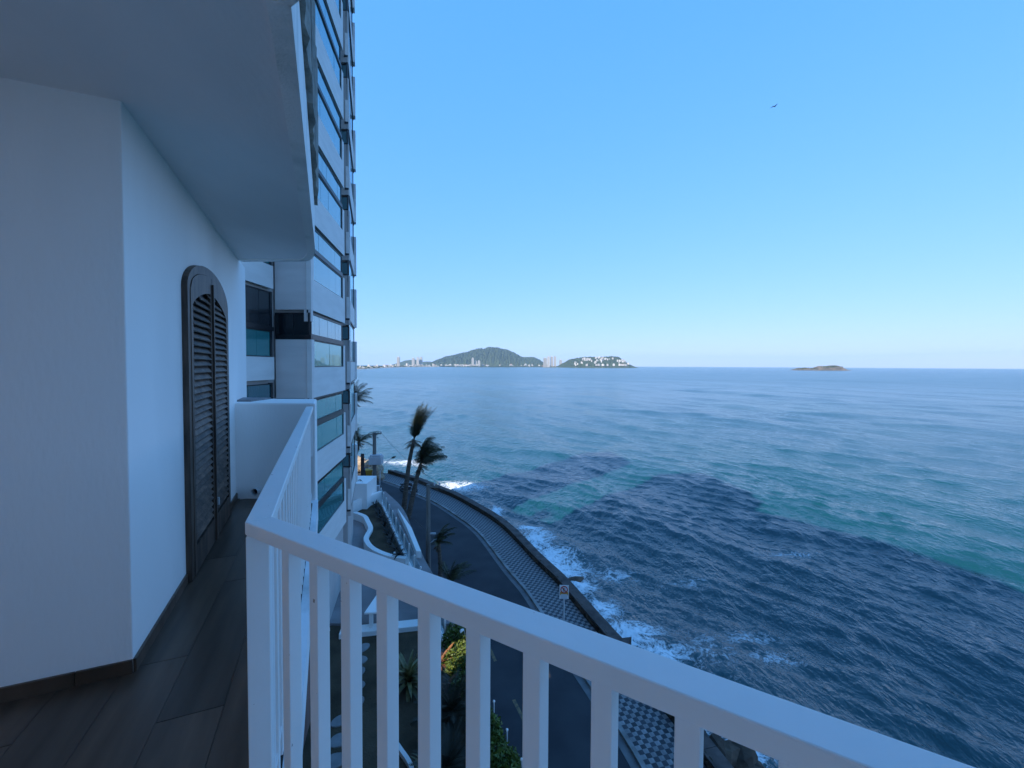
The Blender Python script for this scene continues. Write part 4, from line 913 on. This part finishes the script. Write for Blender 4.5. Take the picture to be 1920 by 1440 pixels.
s = MB(); s.tube([(.06, -.06, zb_ - 1.3), (-.05, -.16, zb_ - 1.45), (.02, -.14, zb_ - 1.6)], .035, 6); s.build('cable_coil', BLACK).parent = g_
Yh = 38.2; hb_ = Dp(702, 938, Yh); ht_ = Dp(702, 811, Yh)
h_ = empty('utility_pole', (ht_.x, Yh, Z_ROAD), 'farther utility pole carrying a grey transformer box and meter box', 'utility pole'); hh = ht_.z - Z_ROAD
taper_pole(h_, hh, .18, .15, POLE)
s = MB(); s.obox((.30, 0, hh - .1), (.32, 0, 0), (0, .05, 0), (0, 0, .05)); s.build('crossarm', POLE).parent = h_
s = MB(); s.tube([(.58, 0, hh - .08), (.58, 0, hh + .06), (.58, 0, hh + .16)], [.05, .06, .02], 8); s.build('insulator', GALV).parent = h_
tz = Dp(705, 861, Yh).z - Z_ROAD
s = MB(); s.prism([(-.38, -.55), (.72, -.42), (.72, .35), (-.38, .3)], tz - .42, tz + .30); s.prism([(-.30, -.45), (.66, -.34), (.66, .28), (-.30, .24)], tz + .301, tz + .45); s.build('transformer_box', BOXW, bevel=.05).parent = h_
mz = Dp(706, 915, Yh).z - Z_ROAD
s = MB(); s.box(.2, .52, -.36, -.12, mz - .33, mz + .30); s.build('meter_box', BOXW, bevel=.02).parent = h_
s = MB(); s.tube([(.3, -.2, mz - .33), (.32, -.25, mz - .6), (.1, -.2, mz - .75)], .03, 6); s.build('cable_coil', BLACK).parent = h_
Yl = 42; lb = Dp(712, 892, Yl); l0, l1, l2 = Dp(713, 884, Yl), Dp(727, 864, Yl), Dp(742, 856, Yl)
o = empty('street_lamp', (lb.x, Yl, Z_ROAD), 'thin street lamp with a long slanting arm behind the farther pole', 'street lamp')
V_ = lambda p: Vector((p.x - lb.x, 0, p.z - Z_ROAD))
s = MB(); s.tube([(0, 0, 0), V_(l0), V_(l1), V_(Dp(734, 859, Yl))], [.05, .045, .035, .03], 6); s.build('lamp_arm', GALV).parent = o
a_, c_ = V_(Dp(734, 859, Yl)), V_(l2); s = MB(); s.tube([a_, a_.lerp(c_, .4), c_], [.04, .10, .05], 8); s.build('lamp_head', DPOLE).parent = o
Yd = 36; p = Dp(680, 908, Yd); pt_ = Dp(680, 851, Yd); s = MB(); s.tube([(p.x, Yd, Z_ROAD), (p.x, Yd, pt_.z)], [.17, .15], 9)
tag(s.build('timber_post', DPOLE), 'thick dark post standing between the tower edge and the utility pole', 'post')
def cable(a, b, sag, r_, label):
    P_ = [Vector(a).lerp(Vector(b), t) - Vector((0, 0, sag * 4 * t * (1 - t))) for t in [i / 14 for i in range(15)]]
    s = MB(); s.tube(P_, r_, 5); tag(s.build('power_cable', BLACK), label, 'cable')
H3 = Vector((ht_.x, Yh, Z_ROAD)); G3 = Vector((gt.x, Yg, Z_ROAD))
cable(H3 + Vector((.58, 0, hh + .05)), G3 + Vector((.62, 0, hg + .05)), .35, .010, 'upper thin black cable strung between the tops of the two poles')
cable(H3 + Vector((0, -.1, Dp(702, 892, Yh).z - Z_ROAD)), G3 + Vector((.1, 0, zb_)), .3, .016, 'lower pale cable strung between the middles of the two poles')
# sign
sg = G(1057, 1187, Z_ROAD + .12); o = empty('road_sign', (sg.x, sg.y, Z_ROAD + .1), 'white no parking sign with letter E in a red ring on the chequered pavement', 'sign', rz=R(-3))
stp = Dp(1058, 1097, sg.y).z - Z_ROAD - .1; Wd = .205
s = MB(); s.tube([(0, .02, 0), (0, .02, stp - .05)], .028, 8); s.build('sign_post', GALV).parent = o
s = MB(); s.box(-Wd, Wd, -.008, .008, stp - .62, stp); s.build('sign_plate', SIGNW, bevel=.004).parent = o
s = MB(); s.box(-Wd + .025, Wd - .025, -.0115, -.0085, stp - .45, stp - .30); s.build('orange_band', SIGNY).parent = o
s = MB(); s.box(-Wd + .06, Wd - .06, -.0125, -.0095, stp - .615, stp - .40); s.build('notice_panel', mat('notice', (.55, .58, .62), .5)).parent = o
zc = stp - .20; n_ = 28; vs = []; fs = []
for k in range(n_):
    a_ = 2 * math.pi * k / n_
    for r_ in (.165, .122): vs += [(r_ * math.cos(a_), -.014, zc + r_ * math.sin(a_))]
fs = [(2 * k, 2 * ((k + 1) % n_), 2 * ((k + 1) % n_) + 1, 2 * k + 1) for k in range(n_)]
s = MB(); s.add(vs, fs); s.build('red_ring', SIGNR).parent = o
s = MB(); s.add([(.118 * math.cos(2 * math.pi * k / n_), -.0132, zc + .118 * math.sin(2 * math.pi * k / n_)) for k in range(n_)], [tuple(range(n_))]); s.build('ring_field', SIGNW).parent = o
s = MB(); s.box(-.055, -.030, -.0165, -.0140, zc - .08, zc + .08)
for dz in (-.067, 0, .067): s.box(-.0298, .055, -.0165, -.0140, zc + dz - .013, zc + dz + .013)
s.build('letter_e', SIGNK).parent = o
s = MB(); s.obox((0, -.0185, zc), (.088, 0, -.088), (0, .0012, 0), (.013, 0, .013)); s.build('red_slash', SIGNR).parent = o
# motorcycle
mp = G(766, 924, Z_ROAD); mo = empty('motorcycle', (mp.x, mp.y, Z_ROAD), 'dark motorcycle parked at the kerb behind the two palm trunks', 'motorcycle', rz=R(-18))
def wheel(x):
    s = MB(); n = 18; k_ = 6; vs = []; fs = []
    for i in range(n):
        a_ = 2 * math.pi * i / n
        for j in range(k_):
            b_ = 2 * math.pi * j / k_; r_ = .27 + .055 * math.cos(b_); vs.append((x + r_ * math.cos(a_), .055 * math.sin(b_), .325 + r_ * math.sin(a_)))
    fs = [(i * k_ + j, ((i + 1) % n) * k_ + j, ((i + 1) % n) * k_ + (j + 1) % k_, i * k_ + (j + 1) % k_) for i in range(n) for j in range(k_)]
    s.add(vs, fs); o = s.build('wheel', BLACK); o.parent = mo
    s = MB(); s.tube([(x, -.03, .325), (x, .03, .325)], .14, 12); q_ = s.build('rim', METAL); q_.parent = o
wheel(-.65); wheel(.65)
s = MB(); s.obox((.0, 0, .45), (.26, 0, .02), (0, .13, 0), (0, 0, .17)); s.build('engine', METAL, bevel=.04).parent = mo
s = MB(); s.tube([(-.05, 0, .78), (.12, 0, .84), (.32, 0, .80), (.42, 0, .72)], [.08, .16, .15, .06], 10); s.build('fuel_tank', mat('tank_paint', (.03, .03, .035), .25), smooth=True).parent = mo
s = MB(); s.obox((-.38, 0, .80), (.34, 0, .04), (0, .12, 0), (0, 0, .05)); s.build('seat', BLACK, bevel=.03).parent = mo
s = MB(); s.tube([(.65, .07, .33), (.42, .07, .95)], .025, 6); s.tube([(.65, -.07, .33), (.42, -.07, .95)], .025, 6); s.build('fork', GALV).parent = mo
s = MB(); s.tube([(.32, -.36, 1.02), (.42, -.15, .98), (.42, .15, .98), (.32, .36, 1.02)], .018, 6); s.build('handlebar', BLACK).parent = mo
s = MB(); s.tube([(.50, 0, .86), (.60, 0, .85)], [.09, .10], 10); s.build('headlight', GALV).parent = mo
s = MB(); s.tube([(-.1, .14, .3), (-.75, .16, .38)], [.035, .05], 8); s.build('exhaust', METAL).parent = mo
s = MB(); s.obox((-.78, 0, .72), (.12, 0, -.05), (0, .07, 0), (0, 0, .03)); s.build('rear_mudguard', BLACK, bevel=.01).parent = mo
# bins
for (u, v, m_, lab) in [(693.5, 897, BINY, 'yellow rubbish container at the end of the road by the boulders'), (685, 896, BINB, 'dark blue rubbish container beside the yellow one at the road end')]:
    p = G(u, v, Z_ROAD); o = empty('rubbish_container', (p.x, p.y, Z_ROAD), lab, 'container', rz=R(20))
    s = MB(); s.add([(-.36, -.3, .12), (.36, -.3, .12), (.36, .3, .12), (-.36, .3, .12), (-.44, -.38, .9), (.44, -.38, .9), (.44, .38, .9), (-.44, .38, .9)], [(0, 3, 2, 1), (4, 5, 6, 7), (0, 1, 5, 4), (1, 2, 6, 5), (2, 3, 7, 6), (3, 0, 4, 7)]); s.build('body', m_, bevel=.03).parent = o
    s = MB(); s.obox((0, 0, .95), (.46, 0, 0), (0, .40, .03), (0, 0, .04)); s.build('lid', m_, bevel=.02).parent = o
    for x in (-.28, .28):
        s = MB(); s.tube([(x - .03, .2, .08), (x + .03, .2, .08)], .08, 10); s.build('wheel', BLACK).parent = o

# ================================================================== FAR SHORE
def ridge(name, Yd, prof, depth, m, zbase=-1, rough=.13, nu=230, nd=30, kind='structure', seed=1):
    us = np.linspace(prof[0][0], prof[-1][0], nu); hs = np.interp(us, [p[0] for p in prof], [p[1] for p in prof])
    rng = np.random.RandomState(seed); V = []; F = []
    for j in range(nd + 1):
        w_ = j / nd; pr = math.sin(math.pi * min(1, w_ * 1.0)) ** .6 if 0 < w_ < 1 else 0
        for i, u in enumerate(us):
            x = (u - 960) / FPX * Yd; y = Yd + (w_ - .35) * depth
            hm = hs[i] / FPX * Yd; ph = .5 + .5 * math.sin(u * .13 + w_ * 5 + seed) * math.sin(u * .041 + w_ * 9)
            hz = hm * pr * (1 - .22 * ph * (1 - pr)) + (rng.uniform(-1, 1) * rough * hm * .5 if 0 < w_ < 1 else 0)
            V.append((x, y, max(zbase, hz + zbase)))
    for j in range(nd):
        for i in range(nu - 1): a_ = j * nu + i; F.append((a_, a_ + 1, a_ + nu + 1, a_ + nu))
    s = MB(); s.add(V, F); o = s.build(name, m, smooth=False); 
    return tag(o, kind=kind), lambda u, w_: (np.interp(u, [p[0] for p in prof], [p[1] for p in prof]) / FPX * Yd * math.sin(math.pi * w_) ** .6)
TY = 4500.
hill_prof = [(780, 0), (800, 3), (812, 8), (820, 13), (832, 18), (842, 20), (858, 24), (872, 27), (886, 31), (896, 34), (905, 33), (914, 36), (926, 36), (940, 33), (952, 31), (962, 27), (972, 22), (980, 18), (990, 18), (1003, 18), (1012, 14), (1020, 8), (1030, 3), (1045, 0)]
ridge('hill', 5200., [(u, h * 1.03) for u, h in hill_prof], 1500, FOREST, seed=2)
ridge('hill', 6400., [(730, 0), (748, 6), (760, 11), (775, 12), (785, 8), (800, 9), (815, 5), (830, 0)], 1200, FOREST, seed=5, nu=50, nd=12)
head_prof = [(1046, 0), (1055, 6), (1064, 11), (1072, 15), (1085, 17), (1100, 19), (1118, 19), (1135, 19), (1150, 20.5), (1160, 20), (1167, 15), (1175, 9), (1182, 4), (1187, 0)]
HY = 3900.
_, hh_ = ridge('headland', HY, [(u, h * 1.06) for u, h in head_prof], 640, FOREST, seed=8, nu=110, nd=24)
# coastal plain and beach
def shore_y(u): return float(np.interp(u, [600, 667, 700, 740, 790, 860, 1000, 1060], [900, 1480, 1880, 2800, 3700, 4200, 4300, 3900]))
us = list(range(560, 1062, 6))
fr = [((u - 960) / FPX * shore_y(u), shore_y(u)) for u in us]
MB().prism(fr + [(700, 7000), (-6500, 7000), (-2600, 700)], -1, 2.0).build('coastal_plain', FOREST)['kind'] = 'structure'
bch = [((u - 960) / FPX * shore_y(u) , shore_y(u) - 6) for u in us if u < 830]; bch2 = [((u - 960) / FPX * (shore_y(u) + 60 + (830 - u) * .8), shore_y(u) + 60 + (830 - u) * .8) for u in us if u < 830]
s = MB(); s.add([(x, y, .25) for x, y in bch] + [(x, y, 4.5) for x, y in bch2], [(i, i + 1, len(bch) + i + 1, len(bch) + i) for i in range(len(bch) - 1)]); tag(s.build('beach', SAND), kind='structure')
s = MB()
for k in range(34):
    u = random.uniform(664, 800); f = random.uniform(.90, .99) if u < 730 else random.uniform(.95, .99); y = shore_y(u) * f; x = (u - 960) / FPX * y; L = random.uniform(10, 38); a_ = .9
    for j in range(3):
        xx, yy = x + random.uniform(-12, 12), y + random.uniform(-6, 6); s.obox((xx, yy, .15), (L * .6 * math.cos(a_), L * .6 * math.sin(a_), 0), (-2.4 * math.sin(a_), 2.4 * math.cos(a_), 0), (0, 0, .35))
tag(s.build('breaking_surf', SURF), kind='stuff')
# trees of the town as one mass
s = MB()
for k in range(900):
    u = random.uniform(655, 1050); y = shore_y(u) + random.uniform(60, 420); x = (u - 960) / FPX * y; r_ = random.uniform(7, 15) * y / 4500; hgt = random.uniform(6, 13) * (y / 4500) ** .6
    s.add([(x - r_, y, 1), (x, y - r_, 1), (x + r_, y, 1), (x, y + r_, 1), (x - r_ * .6, y - r_ * .3, 1 + hgt), (x + r_ * .5, y - r_ * .4, 1 + hgt * .9), (x + r_ * .3, y + r_ * .5, 1 + hgt)], [(0, 1, 5, 4), (1, 2, 5), (2, 3, 6, 5), (3, 0, 4, 6), (4, 5, 6)])
tag(s.build('town_trees', FOREST), kind='stuff')
# far towers: floors read as proud slabs
WIN = mat('far_window', (.10, .11, .13), .5)
def far_tower(u, v_top, wpx, y, label, group=None, storeys=16):
    x = (u - 960) / FPX * y; W_ = wpx / FPX * y / 2; hz = EYE + (685.2 + (u - 960) * .0049 - v_top) / FPX * y
    o = empty('far_tower', (x, y, 0), label, 'tower', group)
    s = MB(); s.box(-W_ * .97, W_ * .97, 1, W_ * 1.4, 0, hz - 4); s.build('shaft', WIN).parent = o
    s = MB(); fh = (hz - 4) / storeys
    for k in range(storeys): s.box(-W_, W_, 0, W_ * 1.5, k * fh, k * fh + fh * .62)
    for xx in (-W_ * .96, -W_ * .1, W_ * .78): s.box(xx, xx + W_ * .18, -.8, W_, 0, hz - 4.2)
    tag(s.build('floor_slabs', FARW), kind='stuff').parent = o
    s = MB(); s.box(-W_ * .5, W_ * .4, 2, W_, hz - 4, hz + 3); s.build('roof_plant', FARW).parent = o
for (u, v, w_, y, lab) in [(746.5, 669, 5.0, 3600, 'tall pale tower standing alone above the beach town on the left'), (774.5, 671, 5.2, 4550, 'left tower of the trio in front of the small blue hill'), (783, 669.5, 4.4, 4560, 'middle tower of the trio in front of the small blue hill'), (789, 669.5, 5.0, 4600, 'right tower of the trio in front of the small blue hill'),
                          (886.3, 671, 4.4, 4400, 'slim white tower at the foot of the big hill'), (892, 676, 3.5, 4420, 'lower block just right of the slim white tower under the hill'), (898, 676, 4.5, 4430, 'second lower block right of the slim white tower under the hill'),
                          (1022, 671, 6.5, 4150, 'leftmost white tower of the cluster between hill and headland'), (1028.5, 668, 5.0, 4140, 'second white tower of the cluster between hill and headland'), (1034.5, 668, 4.6, 4150, 'third white tower of the cluster between hill and headland'), (1040.5, 668, 4.6, 4140, 'rightmost white tower of the cluster between hill and headland'), (1051, 674, 5.0, 4300, 'shorter white block between the tower cluster and the headland')]:
    far_tower(u, v, w_, y, lab)
# small houses of the far shore and of the headland
def house_mesh(roof):
    s = MB(); s.box(-1, 1, -1, 1, 0, 1)
    return s.mesh('house', FARW)
def far_house(x, y, z, w_, h, label, group, red):
    o = empty('far_house', (x, y, z), label, 'house', group, rz=random.uniform(-.5, .5))
    s = MB(); s.box(-w_, w_, -w_ * .7, w_ * .7, -6, h); s.build('wall', FARW).parent = o
    s = MB()
    if red: s.add([(-w_ * 1.1, -w_ * .8, h), (w_ * 1.1, -w_ * .8, h), (w_ * 1.1, w_ * .8, h), (-w_ * 1.1, w_ * .8, h), (-w_ * .5, 0, h + w_ * .4), (w_ * .5, 0, h + w_ * .4)], [(0, 1, 5, 4), (1, 2, 5), (2, 3, 4, 5), (3, 0, 4), (3, 2, 1, 0)]); s.build('roof', ROOF).parent = o
    else: s.box(-w_ * .6, w_ * .3, -w_ * .3, w_ * .4, h, h + 3); s.build('roof', FARW).parent = o
    if w_ > 9:
        s = MB()
        for i in range(3): s.box(-w_ * .8 + i * w_ * .6, -w_ * .8 + i * w_ * .6 + w_ * .38, -w_ * .72, -w_ * .701, h * .3, h * .75)
        s.build('windows', WIN).parent = o; o.children[-1]['kind'] = 'stuff'
for k in range(120):
    u = random.uniform(667, 1040) if k % 3 else random.uniform(667, 900); y = shore_y(u) + random.uniform(90, 330); x = (u - 960) / FPX * y; f = y / 4300
    far_house(x, y, 1.5, random.uniform(5, 13) * f, random.uniform(8, 22) * f * (1.5 if random.random() < .15 else 1), 'small pale house or low block in the beach town along the far shore', 'low buildings of the far beach town', random.random() < .25)
for k in range(70):
    u = random.uniform(1066, 1168) if k % 3 else random.uniform(1105, 1168); w_ = .04 + .30 * random.random() ** 1.3
    if k % 4 == 0: w_ = .03
    else: u = (1080, 1096, 1112, 1124, 1143, 1158)[k % 6] + random.gauss(0, 4.5); w_ = (.10, .22, .12, .28, .20, .14)[k % 6] + random.gauss(0, .04); w_ = max(.03, w_)
    y = HY + (w_ - .35) * 640; z = hh_(u, w_) - 2; x = (u - 960) / FPX * HY
    if z < 0: z = 1
    far_house(x, y - 4, z, random.uniform(4, 10), random.uniform(6, 12), 'white villa among trees on the slope of the headland', 'white villas on the headland', random.random() < .12)
# island
IY = 1980.
ridge('island', IY, [(1494, 0), (1497, 2), (1503, 4.5), (1512, 5), (1520, 4.5), (1528, 3), (1533, 2.4), (1535, 6), (1541, 8.5), (1548, 8), (1555, 8.5), (1562, 10), (1570, 10), (1575, 8.5), (1579, 5), (1583, 3), (1588, 1.2), (1592, 0)], 110, ISLE, nu=110, nd=10, seed=4, rough=.1)
s = MB()
for k in range(800):
    u = random.choice([random.uniform(1500, 1530), random.uniform(1535, 1577), random.uniform(1535, 1577)]); hh2 = np.interp(u, [1497, 1503, 1512, 1528, 1533, 1535, 1541, 1555, 1565, 1575, 1579], [2, 4.5, 5, 3, 2.4, 6, 8.5, 8.5, 10, 8, 5]) / FPX * IY
    y = IY + random.uniform(-20, 30); x = (u - 960) / FPX * IY; z = hh2 * random.uniform(.25, .92); r_ = random.uniform(1.8, 3.6)
    s.add([(x - r_, y, z), (x, y - r_, z - r_), (x + r_, y, z), (x, y + r_, z), (x, y, z + r_)], [(0, 1, 4), (1, 2, 4), (2, 3, 4), (3, 0, 4)])
tag(s.build('island_trees', FOREST), kind='stuff')

# bird
bp_ = Dp(1452, 200, 42); bo = empty('seabird', bp_, 'dark seabird gliding high in the clear sky over the sea', 'bird', rz=R(25)); bo.scale = (.75, .75, .75)
s = MB(); s.tube([(-.20, 0, .0), (-.1, 0, .01), (.05, 0, .02), (.16, 0, .03), (.22, 0, .02)], [.01, .04, .055, .035, .008], 8); s.build('body', BIRD, smooth=True).parent = bo
for sg_ in (-1, 1):
    s = MB(); s.add([(-.06, 0, .03), (.10, 0, .03), (.10, sg_ * .25, .14), (-.02, sg_ * .25, .14), (-.08, sg_ * .55, .05)], [(0, 1, 2, 3), (3, 2, 4)]); s.add([(-.06, 0, .015), (.10, 0, .015), (.10, sg_ * .25, .125), (-.02, sg_ * .25, .125), (-.08, sg_ * .55, .045)], [(3, 2, 1, 0), (4, 2, 3)]); s.build('wing', BIRD).parent = bo
s = MB(); s.add([(-.18, 0, .02), (-.34, -.06, .02), (-.34, .06, .02), (-.18, 0, .0), (-.34, -.06, .01), (-.34, .06, .01)], [(0, 2, 1), (3, 4, 5)]); s.build('tail', BIRD).parent = bo

# ------------------------------------------------------------------ haze over the sea
HM = bpy.data.materials.new('haze_air'); HM.use_nodes = True; N = HM.node_tree.nodes; N.remove(N['Principled BSDF'])
pv = N.new('ShaderNodeVolumePrincipled'); pv.inputs['Color'].default_value = (.50, .76, 1, 1); pv.inputs['Density'].default_value = .000062; pv.inputs['Anisotropy'].default_value = 0
HM.node_tree.links.new(pv.outputs[0], N['Material Output'].inputs['Volume'])
tag(MB().box(-9900, 9900, -500, 13900, -3, 330).build('haze', HM), kind='stuff')
